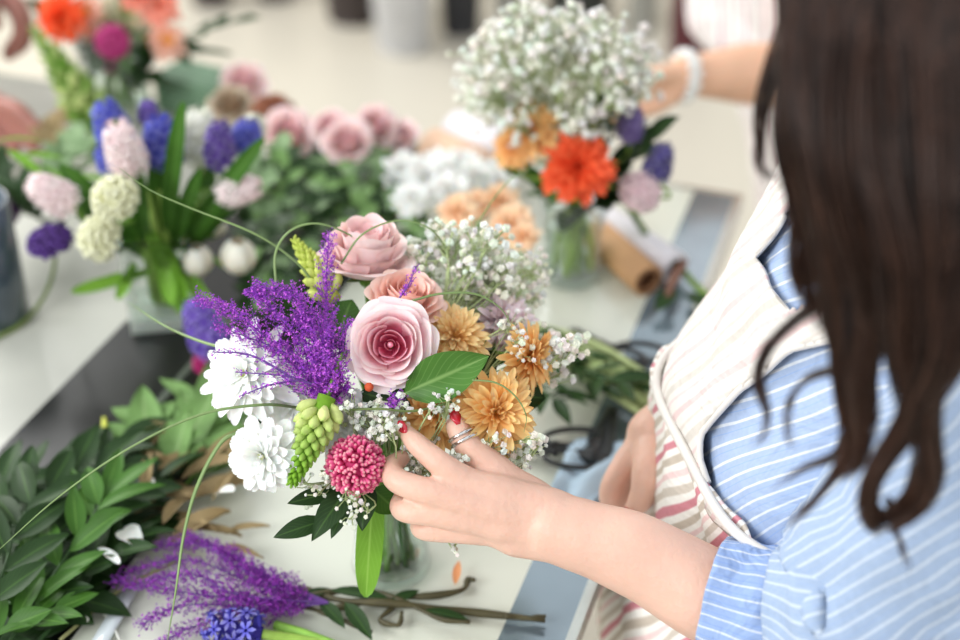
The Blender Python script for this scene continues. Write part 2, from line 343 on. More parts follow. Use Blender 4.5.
def pomflower(name, label, loc, axis, Rr, cols, group=None, n=170, cat='flower', squash=.75, long=.32, fat=.075):
    """round head of many little tubular florets"""
    t = thing(name, label, cat, loc, group); M = place(loc, axis); mb = MB()
    for k in range(n):
        u = (k + .5) / n; ph = math.acos(1 - 1.45 * u); th = k * 2.39996
        d = Vector((math.sin(ph) * math.cos(th), math.sin(ph) * math.sin(th), math.cos(ph)))
        d = (d + Vector((R.uniform(-.1, .1), R.uniform(-.1, .1), R.uniform(-.1, .1)))).normalized()
        c = lerp(cols[0], cols[1], R.random()); p0 = d * Rr * .62; p1 = d * Rr * R.uniform(.92, 1.05)
        p0 = Vector((p0.x, p0.y, p0.z * squash)); p1 = Vector((p1.x, p1.y, p1.z * squash))
        tube(mb, [M @ p0, M @ p0.lerp(p1, .5), M @ p0.lerp(p1, .85), M @ p1], [Rr * fat * .6, Rr * fat, Rr * fat * 1.1, Rr * fat * .5], 5, [lerp(c, cols[0], .6), c, c, lerp(c, cols[2], .7)])
    ball(mb, loc, Rr * .66, cols[0], M=M.to_3x3().to_4x4(), sz=squash, rings=6, seg=10)
    mb.build('florets', FLORET, t); return t

def hyacinth(name, label, loc, axis, Ln, Rr, c0, c1, group=None, n=38, cat='flower', taper=.35):
    """dense spike of six-pointed bells; loc is the base of the spike"""
    t = thing(name, label, cat, loc, group); M = place(loc, axis); mb = MB()
    for k in range(n):
        u = (k + .5) / n; z = u * Ln; rr = Rr * (1 - taper * u ** 2) * (.7 + .3 * min(1, u * 5)); th = k * 2.39996
        up = .15 + .7 * u ** 2 + R.uniform(-.15, .15)
        dirv = Vector((math.cos(th) * math.cos(up), math.sin(th) * math.cos(up), math.sin(up)))
        base = Vector((math.cos(th) * rr * .3, math.sin(th) * rr * .3, z)); tip = base + dirv * rr * .62
        c = lerp(c0, c1, R.random())
        tube(mb, [M @ base, M @ base.lerp(tip, .5), M @ tip], [rr * .10, rr * .16, rr * .15], 5, lerp(c, c0, .5), cap=False)
        Mk = M @ Matrix.Translation(tip) @ frame(dirv, R.random() * 6)
        for q in range(6): petal(mb, Mk @ rot('Z', q * 1.047) @ Matrix.Translation((0, rr * .08, 0)), rr * .42, rr * .2, .75, -1.1, .1, 'strap', c, lerp(c, (1, 1, 1), .18), 1, 2)
    tube(mb, [M @ Vector((0, 0, 0)), M @ Vector((0, 0, Ln * .9))], [Rr * .3, Rr * .2], 6, c0)
    mb.build('florets', FLORET, t); return t

def budspike(name, label, loc, axis, Ln, Rr, group=None, n=64, cols=None, mix=False):
    """unopened spike: fat pale buds below, tight green scales to the tip"""
    t = thing(name, label, 'flower', loc, group); M = place(loc, axis); mb = MB()
    cols = cols or (srgb(222, 230, 150), srgb(130, 180, 50))
    for k in range(n):
        u = (k / n) ** .85; z = u * Ln; rr = Rr * (1 - u ** 1.3 * .72); th = k * 2.39996
        up = .75 + .35 * u; bl = rr * (1.0 - .25 * u)
        dirv = Vector((math.cos(th) * math.cos(up), math.sin(th) * math.cos(up), math.sin(up)))
        base = Vector((math.cos(th) * rr * .35, math.sin(th) * rr * .35, z)); c = lerp(cols[0], cols[1], R.random() ** .7 if mix else min(1, u * 1.5 + R.uniform(-.1, .15)))
        pts = [M @ (base + dirv * bl * q) for q in (0, .3, .65, .9, 1.08)]
        tube(mb, pts, [bl * v for v in (.10, .25, .30, .2, .03)], 6, [lerp(c, cols[1], .5), c, c, c, lerp(c, cols[1], .6)], cap=False)
    tube(mb, [M @ Vector((0, 0, -.004)), M @ Vector((0, 0, Ln * .6)), M @ Vector((0, 0, Ln))], [Rr * .45, Rr * .35, .001], 8, cols[1])
    mb.build('buds', FLORET, t); return t

def gyp(name, label, base, ends, group=None, fr=.0026, spread=.02, nper=10, cat='filler flower', col=None, stemcol=PALE, sr=.0004, lod=0):
    """baby's breath: fine branching twigs with tiny double blossoms round every end point"""
    t = thing(name, label, cat, base, group); mb = MB(); st = MB(); base = Vector(base)
    wc = col or srgb(246, 246, 236)
    for e in ends:
        e = Vector(e); mid = base.lerp(e, .6) + Vector((R.uniform(-.01, .01), R.uniform(-.01, .01), R.uniform(0, .008)))
        tube(st, cr([base, mid, e], 5), sr * 1.6, 3, stemcol, cap=False)
        for k in range(nper):
            d = Vector((R.gauss(0, 1), R.gauss(0, 1), R.gauss(0, 1))); d = d.normalized() * (R.random() ** .6) * spread
            p = e + d; st_p = mid.lerp(e, R.uniform(.3, 1))
            tube(st, [st_p, st_p.lerp(p, .5) + Vector((0, 0, R.uniform(-.003, .003))), p], sr, 3, stemcol, cap=False)
            r = fr * R.uniform(.6, 1.15); c = tuple(v * R.uniform(.88, 1) for v in wc); nd = (d + Vector((0, -.01, .012))).normalized()
            Mk = Matrix.Translation(p) @ frame(nd, R.random() * 6)
            ball(mb, None, r * .72, c, M=Mk @ Matrix.Translation((0, 0, r * .25)), sz=.8, rings=4, seg=6)
            if not lod:
                for q in range(5): petal(mb, Mk @ rot('Z', q * 1.257), r * 1.02, r * 1.15, .55, -.3, .4, 'strap', c, c, 1, 2)
                for q in range(4): petal(mb, Mk @ rot('Z', q * 1.57 + .5) @ Matrix.Translation((0, 0, r * .3)), r * .85, r * .9, 1.0, -.3, .4, 'strap', c, c, 1, 2)
            else:
                for q in range(5): petal(mb, Mk @ rot('Z', q * 1.257), r * 1.05, r * 1.2, .55, -.3, .4, 'strap', c, c, 1, 1)
    mb.build('blossoms', FLORET, t)['kind'] = 'stuff'; st.build('twigs', STEM, t); return t

def statice(name, label, base, plumes, group=None, cols=None, dens=1.0, w=.016, fs=.0011, stemr=.0009, cat='filler flower'):
    """plumes: list of point lists; fine side twigs crowded with tiny florets"""
    t = thing(name, label, cat, base, group); mb = MB(); st = MB()
    cols = cols or (srgb(96, 30, 150), srgb(172, 70, 205), srgb(120, 50, 175))
    for pl in plumes:
        pts = cr(pl, 24); L = sum((pts[i + 1] - pts[i]).length for i in range(24)); tube(st, pts, [stemr * (1 - .6 * i / 24) for i in range(25)], 4, srgb(110, 70, 150), cap=False)
        nb = int(L * 420 * dens)
        for k in range(nb):
            u = .12 + .88 * k / nb; i = min(23, int(u * 24)); p = pts[i].lerp(pts[i + 1], u * 24 - i); tg = (pts[i + 1] - pts[i]).normalized()
            th = k * 2.4 + R.random(); x = tg.orthogonal().normalized(); y = tg.cross(x); sd = (x * math.cos(th) + y * math.sin(th))
            ln = w * (1.15 - .75 * u) * R.uniform(.6, 1.2); dr = (sd * .85 + tg * .75).normalized()
            q0 = p; q1 = p + dr * ln * .5; q2 = p + (dr + tg * .25).normalized() * ln + Vector((0, 0, R.uniform(-.1, .1))) * ln
            tube(st, [q0, q1, q2], stemr * .3, 3, srgb(130, 70, 170), cap=False)
            nf = max(3, int(ln / .0011 * dens))
            for f in range(nf):
                v = (f + .6) / nf; c = lerp(cols[0], cols[1], R.random()); pp = (q0.lerp(q1, v * 2) if v < .5 else q1.lerp(q2, v * 2 - 1)) + Vector((R.gauss(0, 1), R.gauss(0, 1), R.gauss(0, 1))) * .0013
                s = fs * R.uniform(.7, 1.45); Mk = Matrix.Translation(pp) @ frame((sd + tg + Vector((R.gauss(0, .6), R.gauss(0, .6), R.gauss(0, .6)))), R.random() * 6)
                vs = [Mk @ Vector(a) for a in ((0, 0, -s * .7), (s, 0, s * .35), (s * .25, s * .25, s * .1), (0, s, s * .35), (-s * .25, s * .25, s * .1), (-s, 0, s * .35), (-s * .25, -s * .25, s * .1), (0, -s, s * .35), (s * .25, -s * .25, s * .1))]
                mb.add(vs, [(0, 8, 1, 2), (0, 2, 3, 4), (0, 4, 5, 6), (0, 6, 7, 8)], [cols[2]] + [c] * 8)
    mb.build('florets', FLORET, t)['kind'] = 'stuff'; st.build('twigs', STEM, t); return t

def leaf_mb(mb, p0, p1, W, nrm=(0, 0, 1), bow=.1, cup=.25, prof='leaf', wav=.03, nv=9, nu=3):
    """one leaf blade from p0 to p1, bowed along the normal"""
    p0, p1 = Vector(p0), Vector(p1); y = (p1 - p0); L = y.length; y = y / L; n = Vector(nrm); z = (n - y * n.dot(y)).normalized(); x = y.cross(z)
    M = Matrix((x, y, z)).transposed().to_4x4(); M.translation = p0
    petal(mb, M, L * (1 + bow * bow * .6), W, bow * 1.2, -bow * 2.4, cup, prof, nu=nu, nv=nv, wav=wav)
def leaf(name, label, p0, p1, W, m=None, cat='leaf', group=None, parent=None, **k):
    mb = MB(); leaf_mb(mb, p0, p1, W, **k)
    if parent is not None: return mb.build('leaf', m or LEAFD, parent)
    return tag(mb.build(name, m or LEAFD, None, origin=p0), label, cat, group)
def sprig(name, label, pts, n, L, W, m=LEAFD, cat='foliage', group=None, stemr=.0015, scol=GRD, up=(0, 0, 1), ang=.7, var=.25, endleaf=True, flop=.35):
    t = thing(name, label, cat, pts[0], group); P = cr(pts, 30); st = MB(); tube(st, P, [stemr * (1.2 - .8 * i / 30) for i in range(31)], 5, scol); st.build('stem', STEM, t)
    for k in range(n):
        u = .12 + .85 * k / max(1, n - 1); i = min(29, int(u * 30)); p = P[i].lerp(P[i + 1], u * 30 - i); tg = (P[i + 1] - P[i]).normalized()
        upv = Vector(up); sd = tg.cross(upv).normalized() * (1 if k % 2 else -1); a = ang * R.uniform(.75, 1.25)
        if endleaf and k == n - 1: a = .05
        d = tg * math.cos(a) + sd * math.sin(a) + upv * R.uniform(-flop * .3, flop)
        nr = upv + sd * R.uniform(-.5, .5) + tg * R.uniform(-.3, .1); l = L * R.uniform(1 - var, 1 + var)
        mb = MB(); leaf_mb(mb, p, p + d.normalized() * l, W * R.uniform(.8, 1.15), nr, R.uniform(.05, .35), .25); mb.build('leaf', R.choice(m) if isinstance(m, list) else m, t)
    return t
def blade(name, label, pts, wid, m=None, group=None, cat='grass blade', col=None, n=36):
    P = cr(pts, n); mb = MB(); rows = []; uvs = []; prev = None
    for i, p in enumerate(P):
        t = (P[min(i + 1, n)] - P[max(i - 1, 0)]).normalized(); v = (p - CAMV * 0 - Vector((0, 0, 3))).normalized()
        x = t.cross(Vector((0, -.6, .8))); x = x.normalized() if x.length > .05 else (prev or Vector((1, 0, 0)))
        prev = x; y = x.cross(t); w = wid * (1 - (i / n) ** 2.5 * .85) / 2
        rows.append([p - x * w + y * w * .5, p - y * w * .12, p + x * w + y * w * .5, p + y * w * .25]); uvs += [(-1, i / n), (0, i / n), (1, i / n), (0, i / n)]
    grid(mb, rows, [[(1, 1, 1)] * 4] * (n + 1), None, uvs, closed=True)
    return tag(mb.build(name, m or GRASS, None, origin=P[0]), label, cat, group)
# ------------------------------------------------------------------ structure: floor, wall
FL = mat('floor_vinyl', srgb(206, 199, 184), .35, .04, 1.2, bump=.02, bscale=5)
mb = MB(); prism(mb, [(-4, -2), (5, -2), (5, 5.2), (-4, 5.2)], -.05, 0); struct(mb.build('floor', FL, smooth=False))
WL = mat('wall_plaster', srgb(226, 218, 202), .8, .03, 3)
mb = MB(); prism(mb, [(-4, 5.2), (5, 5.2), (5, 5.32), (-4, 5.32)], -.05, 2.9); struct(mb.build('wall_back', WL, smooth=False))
mb = MB(); prism(mb, [(-4, 5.17), (5, 5.17), (5, 5.198), (-4, 5.198)], 0, .09); struct(mb.build('baseboard_back', mat('baseboard_paint', srgb(236, 232, 224), .4, .02), smooth=False))

# ------------------------------------------------------------------ work table: glass top, frosted and dark panels, right strip coloured as window reflection
E1 = Vector((-.0705, .29, 0)); E2 = Vector((.318, 1.405, 0)); ed = (E2 - E1).normalized(); en = Vector((-ed.y, ed.x, 0))
EL = (E2 - E1).length
def tp(a, b): v = E1 + ed * a + en * b; return (v.x, v.y)                # a along the right edge, b to the left of it
table = thing('work_table', 'long glass-topped florist work table with pale frosted panels and a metal edge', 'table', (E1.x, E1.y, 0))
FROST = mat('frosted_panel', srgb(210, 212, 198), .2, .05, 4, spec=.55, coat=.35)
FROSTL = mat('grey_frosted_panel', srgb(186, 186, 176), .42, .16, 5, spec=.5, coat=.12)
DARKP = mat('dark_glass_panel', srgb(30, 31, 29), .28, .35, 5, spec=.35)
GLARE = mat('blue_grey_window_glare', srgb(138, 154, 164), .15, .3, 6, spec=.8, metal=.5, coat=.5)  # bare glass along the edge, bright window reflection put into its base colour
ALU = mat('aluminium_trim', srgb(200, 204, 198), .25, .05, 30, metal=.8)
FRAMEM = mat('table_frame', srgb(120, 118, 110), .5, .05)
def panel(name, m, a0, a1, b0, b1, z0=TZ - .012, z1=TZ):
    mb = MB(); prism(mb, [tp(a0, b0), tp(a1, b0), tp(a1, b1), tp(a0, b1)][::-1], z0, z1); return mb.build(name, m, table, smooth=False)
G = .4
bD0, bD1 = .372, .563
panel('window_glare_panel', GLARE, .01, EL - .01, .008, .058)
panel('frosted_panel', FROST, .01, EL - .01, .058, bD0)
panel('dark_panel', DARKP, .01, EL - .01, bD0, bD1)
panel('grey_panel', FROSTL, .01, EL - .01, bD1, 1.6)
panel('edge_trim', ALU, 0, EL, 0, .008, TZ - .02, TZ + .001)
panel('end_trim', ALU, EL - .01, EL, .008, 1.6, TZ - .02, TZ + .001)
panel('end_trim', ALU, 0, .01, .008, 1.6, TZ - .02, TZ + .001)
panel('frame_reflection_line', mat('frame_reflection', srgb(96, 104, 92), .35, .1), .01, EL - .01, bD0 + .085, bD0 + .092, TZ - .004, TZ + .0006)  # thin strip standing in for the frame's reflection in the dark glass
panel('apron_rail', FRAMEM, .03, EL - .03, .02, .045, TZ - .07, TZ - .012)
panel('apron_rail', FRAMEM, EL - .05, EL - .03, .045, 1.55, TZ - .07, TZ - .012)
for a, b in ((.05, .05), (EL - .05, .05), (.05, 1.5), (EL - .05, 1.5)):
    x, y = tp(a, b); mb = MB(); box(mb, Matrix.Translation((x, y, (TZ - .012) / 2)), .045, .045, TZ - .012); mb.build('leg', FRAMEM, table, smooth=False)

# ------------------------------------------------------------------ floor buckets along the far side
def bucket(label, px, py, r, h, m, y=None, rim=True, flare=1.25, ribs=0):
    rr = ray(px, py); P = Vector((0, 0, CAMZ)) + rr * (CAMZ / -rr.z)
    t = thing('flower_bucket', label, 'bucket', P, 'buckets standing on the far floor')
    mb = MB(); prof = [(.001, 0), (r * .97, 0), (r, .01)] + [(r * (1 + (flare - 1) * k / 24) + (.004 * math.sin(k * 2.2) if ribs else 0), .01 + h * k / 24) for k in range(25)]
    prof += [(prof[-1][0] - .008, h), (r * .95, .03), (.001, .03)]; lathe(mb, Matrix.Translation(P), prof, 40); mb.build('body', m, t)
    mb = MB(); tube(mb, [P + Vector((math.cos(a) * r * flare, math.sin(a) * r * flare, h + .01)) for a in [k * math.pi / 16 for k in range(33)]], .007, 6, cap=False); mb.build('rim', m, t); return t
BK = mat('dark_brown_plastic', srgb(62, 52, 50), .5, .1); BB = mat('black_plastic', srgb(36, 37, 42), .5, .1); BU = mat('burgundy_lacquer', srgb(78, 18, 30), .35, .1); BW = mat('grey_wicker', srgb(196, 196, 196), .7, .15, 80, bump=.8, bscale=60)
BG = mat('pale_grey_plastic', srgb(160, 160, 152), .6, .08); BD = mat('charcoal_plastic', srgb(44, 48, 44), .5, .1)
bucket('dark brown round bucket left of the pale wicker pot', 355, 17, .082, .34, BK)
bucket('pale grey ribbed wicker pot among the dark buckets', 403, 46, .075, .42, BW, ribs=1, flare=1.35)
bucket('slim black bucket right of the pale wicker pot', 461, 31, .055, .36, BB, flare=1.35)
bucket('small brown bucket at the top edge, furthest left', 212, 2, .06, .25, BK)
bucket('brown bucket at the top edge, second from the left', 277, -4, .06, .25, BK)
bucket('charcoal bucket behind the white baby\'s breath cloud', 578, 22, .088, .5, BD)
bucket('light grey bucket between the charcoal and burgundy ones', 642, 30, .04, .5, BG)
bucket('tall glossy burgundy bucket beside the second florist', 690, 54, .062, .55, BU)
bucket('grey plastic bucket left of the charcoal bucket', 508, 10, .045, .4, BG)

# ------------------------------------------------------------------ vases
GLASS = thinglass('clear_glass', (.95, .985, .98), 1.6); WATER = thinglass('water', (.96, .985, .96), .8)
def roundvase(label, P, r0, r1, h, name='glass_vase', fill=.6, wall=.0025):
    t = thing(name, label, 'vase', P); mb = MB(); M = Matrix.Translation(P); K = 14
    f = lambda u: r0 + (r1 - r0) * u - .006 * math.sin(u * math.pi)
    prof = [(.0005, .0005), (r0 * .8, .0005), (r0 * .97, .003)] + [(f(k / K), .006 + (h - .006) * k / K) for k in range(K + 1)]
    prof += [(f(1) - wall, h)] + [(f(1 - k / K) - wall, h - (h - .012) * k / K) for k in range(1, K + 1)] + [(r0 * .7, .009), (.0005, .008)]
    lathe(mb, M, prof, 48); mb.build('glass_body', GLASS, t)
    wb = MB(); q = .4; wp = [(.0005, .0095)] + [(f(k / K * fill) - wall - q / 1000, .0125 + (h - .012) * fill * k / K) for k in range(K + 1)] + [(.0005, .0125 + (h - .012) * fill)]
    lathe(wb, M, wp, 48); wb.build('water', WATER, t)
    return t
VB = T(392, 566); V1 = roundvase('clear round glass vase holding the front bouquet being arranged', VB, .033, .037, .125, fill=.62)
OVB = T(571, 276); V2 = roundvase('clear glass vase under the red orange flower bouquet', OVB, .034, .042, .11)
BVB = Yp(122, 118, 1.62); BVB.z = TZ; V3 = roundvase('clear glass vase of the peach and magenta bouquet at the back left', BVB, .045, .05, .13)
# square ceramic-edged glass vase of the hyacinths
HB = T(168, 312); t = thing('square_vase', 'square pale glass vase packed with hyacinths at the corner of the dark panel', 'vase', HB)
mb = MB(); q = .036; HV = .105
for (a, b, c, d) in (((-q), (-q), q, -q + .005), (-q, q - .005, q, q), (-q, -q + .005, -q + .005, q - .005), (q - .005, -q + .005, q, q - .005)):
    v = [(a, b), (c, b), (c, d), (a, d)]; ang = math.atan2(ed.y, ed.x) + .5; rv = [(HB.x + x * math.cos(ang) - y * math.sin(ang), HB.y + x * math.sin(ang) + y * math.cos(ang)) for x, y in v]
    prism(mb, rv, TZ, TZ + HV)
mb.build('glass_body', glassmat('greenish_glass', (.93, .97, .94), .12), t, smooth=False)
mb = MB(); v = [(-q, -q), (q, -q), (q, q), (-q, q)]; prism(mb, [(HB.x + x * math.cos(ang) - y * math.sin(ang), HB.y + x * math.sin(ang) + y * math.cos(ang)) for x, y in v], TZ + .0002, TZ + .014); mb.build('base', mat('frosted_base', srgb(214, 222, 214), .3, .05, sss=.2), t, smooth=False)
# grey vase cut by the left frame edge
GV = T(-2, 318); t = thing('grey_vase', 'tall dark grey glass vase cut off by the left edge of the photo', 'vase', GV)
mb = MB(); lathe(mb, Matrix.Translation(GV), [(.0005, 0), (.03, 0), (.034, .004), (.038, .14), (.035, .14), (.03, .01), (.0005, .01)], 32); mb.build('body', mat('smoky_glass', srgb(70, 82, 92), .1, .1, coat=.5), t)
# ------------------------------------------------------------------ FRONT BOUQUET
NECK = VB + Vector((0, 0, .125))
def fstem(t, head, axis, r=.0015, col=GR, vb=VB, neck=None, spread=.016, seg=5):
    neck = neck or (vb + Vector((0, 0, .125))); a = Vector(axis).normalized(); th = R.random() * 6.28; rr = spread * math.sqrt(R.random())
    n1 = neck + Vector((math.cos(th) * rr, math.sin(th) * rr, 0)); b = vb + Vector((-math.cos(th) * rr, -math.sin(th) * rr, .014))
    h = Vector(head) - a * .002; m = h - a * min(.05, (h - n1).length * .35)
    stem(t, [h, m, n1, b], r, col, seg=seg, n=14)
UP = Vector((0, 0, 1))
def ax(rx, ry, rz): return Vector((rx, ry, rz)).normalized()
TOC = ax(0, -.82, .57)           # towards the camera
W0, W1 = srgb(238, 240, 232), srgb(252, 252, 250)

p = D(391, 345, .955)
t = rose('garden_rose', 'large open pink garden rose with pale outer petals in the middle of the front bouquet', p, ax(.02, -.80, .60), .0285, srgb(226, 84, 130), srgb(250, 186, 204), srgb(255, 238, 236), 'roses in the front bouquet', roll=.4, H=.026)
fstem(t, p, TOC, .002)
p = D(366, 276, 1.03)
t = rose('garden_rose', 'pale pink rose seen from the side at the top of the front bouquet', p, ax(.05, .12, 1), .031, srgb(244, 186, 190), srgb(250, 214, 214), srgb(253, 232, 228), 'roses in the front bouquet', roll=1.3, H=.046, openness=1.15)
fstem(t, p, ax(0, .1, 1), .002)
p = D(404, 309, .995)
t = rose('garden_rose', 'coral pink rose half hidden behind the large pink rose', p, ax(.2, -.1, .9), .0255, srgb(246, 172, 154), srgb(252, 204, 190), srgb(254, 220, 208), 'roses in the front bouquet', roll=.2)
fstem(t, p, ax(.3, 0, 1), .0018)

for lab, px, py, d, axis, rr in (
    ('white chrysanthemum facing out at the lower left of the front bouquet', 264, 455, .925, ax(-.25, -.85, .45), .0285),
    ('white chrysanthemum at the far left of the front bouquet under purple twigs', 246, 374, .965, ax(-.35, -.65, .6), .040),
    ('white chrysanthemum between the two left ones, partly covered by purple twigs', 292, 396, .98, ax(-.1, -.7, .6), .028),
    ('white chrysanthemum tucked behind the green bud spike and pink ball flower', 345, 424, .955, ax(.1, -.8, .5), .029)):
    p = D(px, py, d); t = mum('white_chrysanthemum', lab, p, axis, rr, W0, W1, srgb(214, 222, 130), 'spider' if 'far left' in lab else 'white', 'white chrysanthemums in the front bouquet', 'chrysanthemum'); fstem(t, p, axis)
O0, O1 = srgb(255, 178, 74), srgb(255, 220, 156)
for lab, px, py, d, axis, rr, c0, c1 in (
    ('large orange chrysanthemum at the right of the front bouquet, inside a curled grass loop', 494, 412, .955, ax(.35, -.75, .5), .034, O0, O1),
    ('deep orange chrysanthemum under the rose leaf, behind the thumb', 434, 412, .965, ax(-.1, -.8, .5), .031, srgb(255, 176, 76), srgb(255, 216, 150)),
    ('peach chrysanthemum right of the large pink rose, above the leaf', 455, 338, .99, ax(.1, -.5, .85), .027, srgb(255, 190, 104), srgb(255, 226, 168)),
    ('peach chrysanthemum peeping between the pink rose and the leaf', 438, 362, .985, ax(0, -.6, .8), .022, srgb(255, 190, 104), srgb(255, 226, 168)),
    ('orange chrysanthemum seen side on at the right edge of the front bouquet', 527, 358, .99, ax(.85, -.45, .35), .028, srgb(255, 176, 78), srgb(255, 216, 150))):
    p = D(px, py, d); t = mum('orange_chrysanthemum', lab, p, axis, rr, c0, c1, srgb(205, 170, 70), 'orange', 'orange chrysanthemums in the front bouquet', 'chrysanthemum'); fstem(t, p, axis)
p = D(500, 326, 1.03); t = mum('mauve_chrysanthemum', 'dusty mauve chrysanthemum behind the peach ones in the front bouquet', p, ax(.3, -.4, .85), .03, srgb(226, 196, 202), srgb(244, 228, 232), srgb(210, 190, 150), 'orange', None, 'chrysanthemum'); fstem(t, p, ax(.2, 0, 1))
p = D(355, 466, .93); t = pomflower('ball_flower', 'deep pink ball shaped flower of tubular florets beside the fingertips', p, ax(-.1, -.8, .5), .0215, (srgb(214, 56, 118), srgb(244, 110, 160), srgb(252, 190, 190)), None, 300, long=.3, fat=.07); fstem(t, p, TOC)

t = budspike('bud_spike', 'green and cream bud spike pointing down at the lower left of the front bouquet', D(325, 402, .93), (D(291, 487, .915) - D(325, 402, .93)), .062, .0155, 'green bud spikes', n=80); fstem(t, D(325, 402, .93), ax(-.2, -.5, -.2), .002)
t = budspike('bud_spike', 'yellow green bud spike rising left of the pale rose', D(332, 296, 1.0), (D(287, 228, 1.03) - D(332, 296, 1.0)), .06, .0135, 'green bud spikes', n=70, cols=(srgb(205, 215, 120), srgb(190, 205, 90))); fstem(t, D(332, 296, 1.0), ax(-.2, 0, .9), .002)

PC = (srgb(146, 52, 200), srgb(236, 124, 240), srgb(140, 76, 215))
b = D(345, 418, .98)
statice('purple_statice', 'purple feathery statice spreading up and left across the front bouquet', b, [
    [b, D(300, 372, .955), D(245, 320, .95), D(199, 298, .96)],
    [b, D(308, 350, .95), D(268, 305, .955), D(254, 290, .96)],
    [b, D(318, 350, .945), D(300, 300, .95), D(262, 288, .96)],
    [b, D(330, 352, .95), D(326, 295, .97), D(329, 236, .985)],
    [b, D(326, 370, .94), D(312, 330, .945), D(300, 315, .95)],
    [b, D(335, 385, .94), D(340, 350, .945), D(352, 325, .95)],
    [b, D(322, 385, .945), D(290, 355, .945), D(215, 325, .955)],
    [b, D(318, 400, .945), D(325, 385, .94), D(318, 405, .94)],
    [b, D(335, 378, .935), D(322, 352, .935), D(330, 330, .94)]], 'purple statice in the front bouquet', PC, dens=1.5, w=.02)
statice('purple_statice', 'thin purple twig lying over the left white chrysanthemums', D(310, 382, .925), [
    [D(312, 384, .93), D(285, 376, .922), D(235, 372, .92)], [D(300, 380, .925), D(270, 385, .92), D(240, 396, .92)], [D(290, 376, .925), D(250, 355, .925), D(212, 352, .925)]], 'purple statice in the front bouquet', PC, dens=.8, w=.008)
statice('purple_statice', 'short purple floret tip above the large pink rose', D(395, 300, .94), [[D(398, 300, .95), D(408, 286, .945), D(416, 266, .945)]], 'purple statice in the front bouquet', PC, dens=1.1, w=.008)
statice('purple_statice', 'small purple floret tuft just below the rose leaf', D(395, 412, .93), [[D(397, 410, .935), D(396, 400, .93), D(394, 393, .93)], [D(385, 408, .935), D(396, 402, .93), D(402, 396, .93)]], 'purple statice in the front bouquet', PC, dens=1.6, w=.008)

def cloud(px, py, d, rx, ry, n, dd=.03):
    out = []
    for k in range(n):
        a = R.random() * 6.28; q = math.sqrt(R.random()); out.append(D(px + rx * q * math.cos(a), py + ry * q * math.sin(a), d + R.uniform(-dd, dd)))
    return out
BB_ = "baby's breath in the front bouquet"
for lab, base, px, py, d, rx, ry, n, fr, sp, npr in (
    ("baby's breath cloud rising right of the pale rose in the front bouquet", D(440, 330, 1.0), 460, 268, 1.05, 50, 38, 32, .0038, .018, 15),
    ("looser baby's breath leaning right above the mauve flower", D(470, 320, 1.01), 508, 280, 1.08, 40, 28, 20, .0033, .018, 11),
    ("baby's breath spray beyond the side-on orange chrysanthemum", D(500, 390, 1.0), 560, 352, 1.0, 20, 26, 11, .0036, .012, 9),
    ("baby's breath between the mauve and the side-on orange flowers", D(480, 380, 1.0), 512, 330, 1.0, 26, 34, 9, .0028, .012, 7),
    ("baby's breath tuft in front of the deep orange chrysanthemum", D(410, 470, .97), 432, 402, .94, 20, 14, 8, .0022, .010, 8),
    ("baby's breath above the deep pink ball flower", D(390, 480, .96), 378, 410, .95, 30, 22, 18, .0026, .011, 10),
    ("baby's breath under the large orange chrysanthemum", D(460, 490, .98), 512, 452, .96, 32, 18, 16, .0029, .011, 10),
    ("baby's breath behind the knuckles", D(440, 490, .985), 432, 462, .965, 34, 24, 18, .0026, .011, 10),
    ("baby's breath sprig dangling low at the left of the front vase", D(340, 480, .97), 318, 492, .945, 22, 16, 8, .002, .010, 6),
    ("baby's breath sprig over the dark leaves below the pink ball flower", D(360, 490, .95), 355, 508, .93, 14, 14, 5, .0018, .008, 6)):
    gyp('babys_breath', lab, base, cloud(px, py, d, rx, ry, n), BB_, fr, sp, npr)
gyp('babys_breath', "tiny baby's breath tip hanging under the hand", D(455, 530, .955), [D(454, 548, .95), D(455, 552, .95)], BB_, .0017, .0035, 5)

leaf('single_rose_leaf', 'broad green rose leaf right below the large pink rose', D(404, 393, .945), D(487, 357, .94), .034, LEAF, nrm=ax(.15, -.75, .6), bow=.25, cup=.3, nv=14, nu=4)
LSP = thing('leafy_greenery', 'glossy green leaves sticking out low round the front bouquet', 'greenery', D(380, 470, .98))
fstem(LSP, D(380, 470, .98), ax(-.2, 0, 1), .002)
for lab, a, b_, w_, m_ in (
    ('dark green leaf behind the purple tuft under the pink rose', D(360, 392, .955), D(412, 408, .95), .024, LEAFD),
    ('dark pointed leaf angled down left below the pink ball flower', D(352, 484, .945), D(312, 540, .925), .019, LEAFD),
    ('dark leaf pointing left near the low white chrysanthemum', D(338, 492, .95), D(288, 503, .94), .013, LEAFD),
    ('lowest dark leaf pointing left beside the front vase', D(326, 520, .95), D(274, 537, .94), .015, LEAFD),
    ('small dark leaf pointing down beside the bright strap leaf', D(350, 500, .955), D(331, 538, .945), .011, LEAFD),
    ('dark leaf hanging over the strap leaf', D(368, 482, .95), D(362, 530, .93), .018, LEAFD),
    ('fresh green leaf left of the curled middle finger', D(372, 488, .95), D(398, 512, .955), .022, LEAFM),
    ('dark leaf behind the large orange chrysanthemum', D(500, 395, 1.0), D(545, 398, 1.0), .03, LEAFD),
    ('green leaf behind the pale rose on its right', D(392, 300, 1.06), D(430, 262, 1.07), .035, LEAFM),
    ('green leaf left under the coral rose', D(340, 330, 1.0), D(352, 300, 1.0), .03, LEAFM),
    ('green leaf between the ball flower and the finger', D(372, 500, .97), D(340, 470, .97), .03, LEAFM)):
    o = leaf('', '', a, b_, w_, m_, parent=LSP, nrm=ax(-.1, -.6, .8), bow=.2)
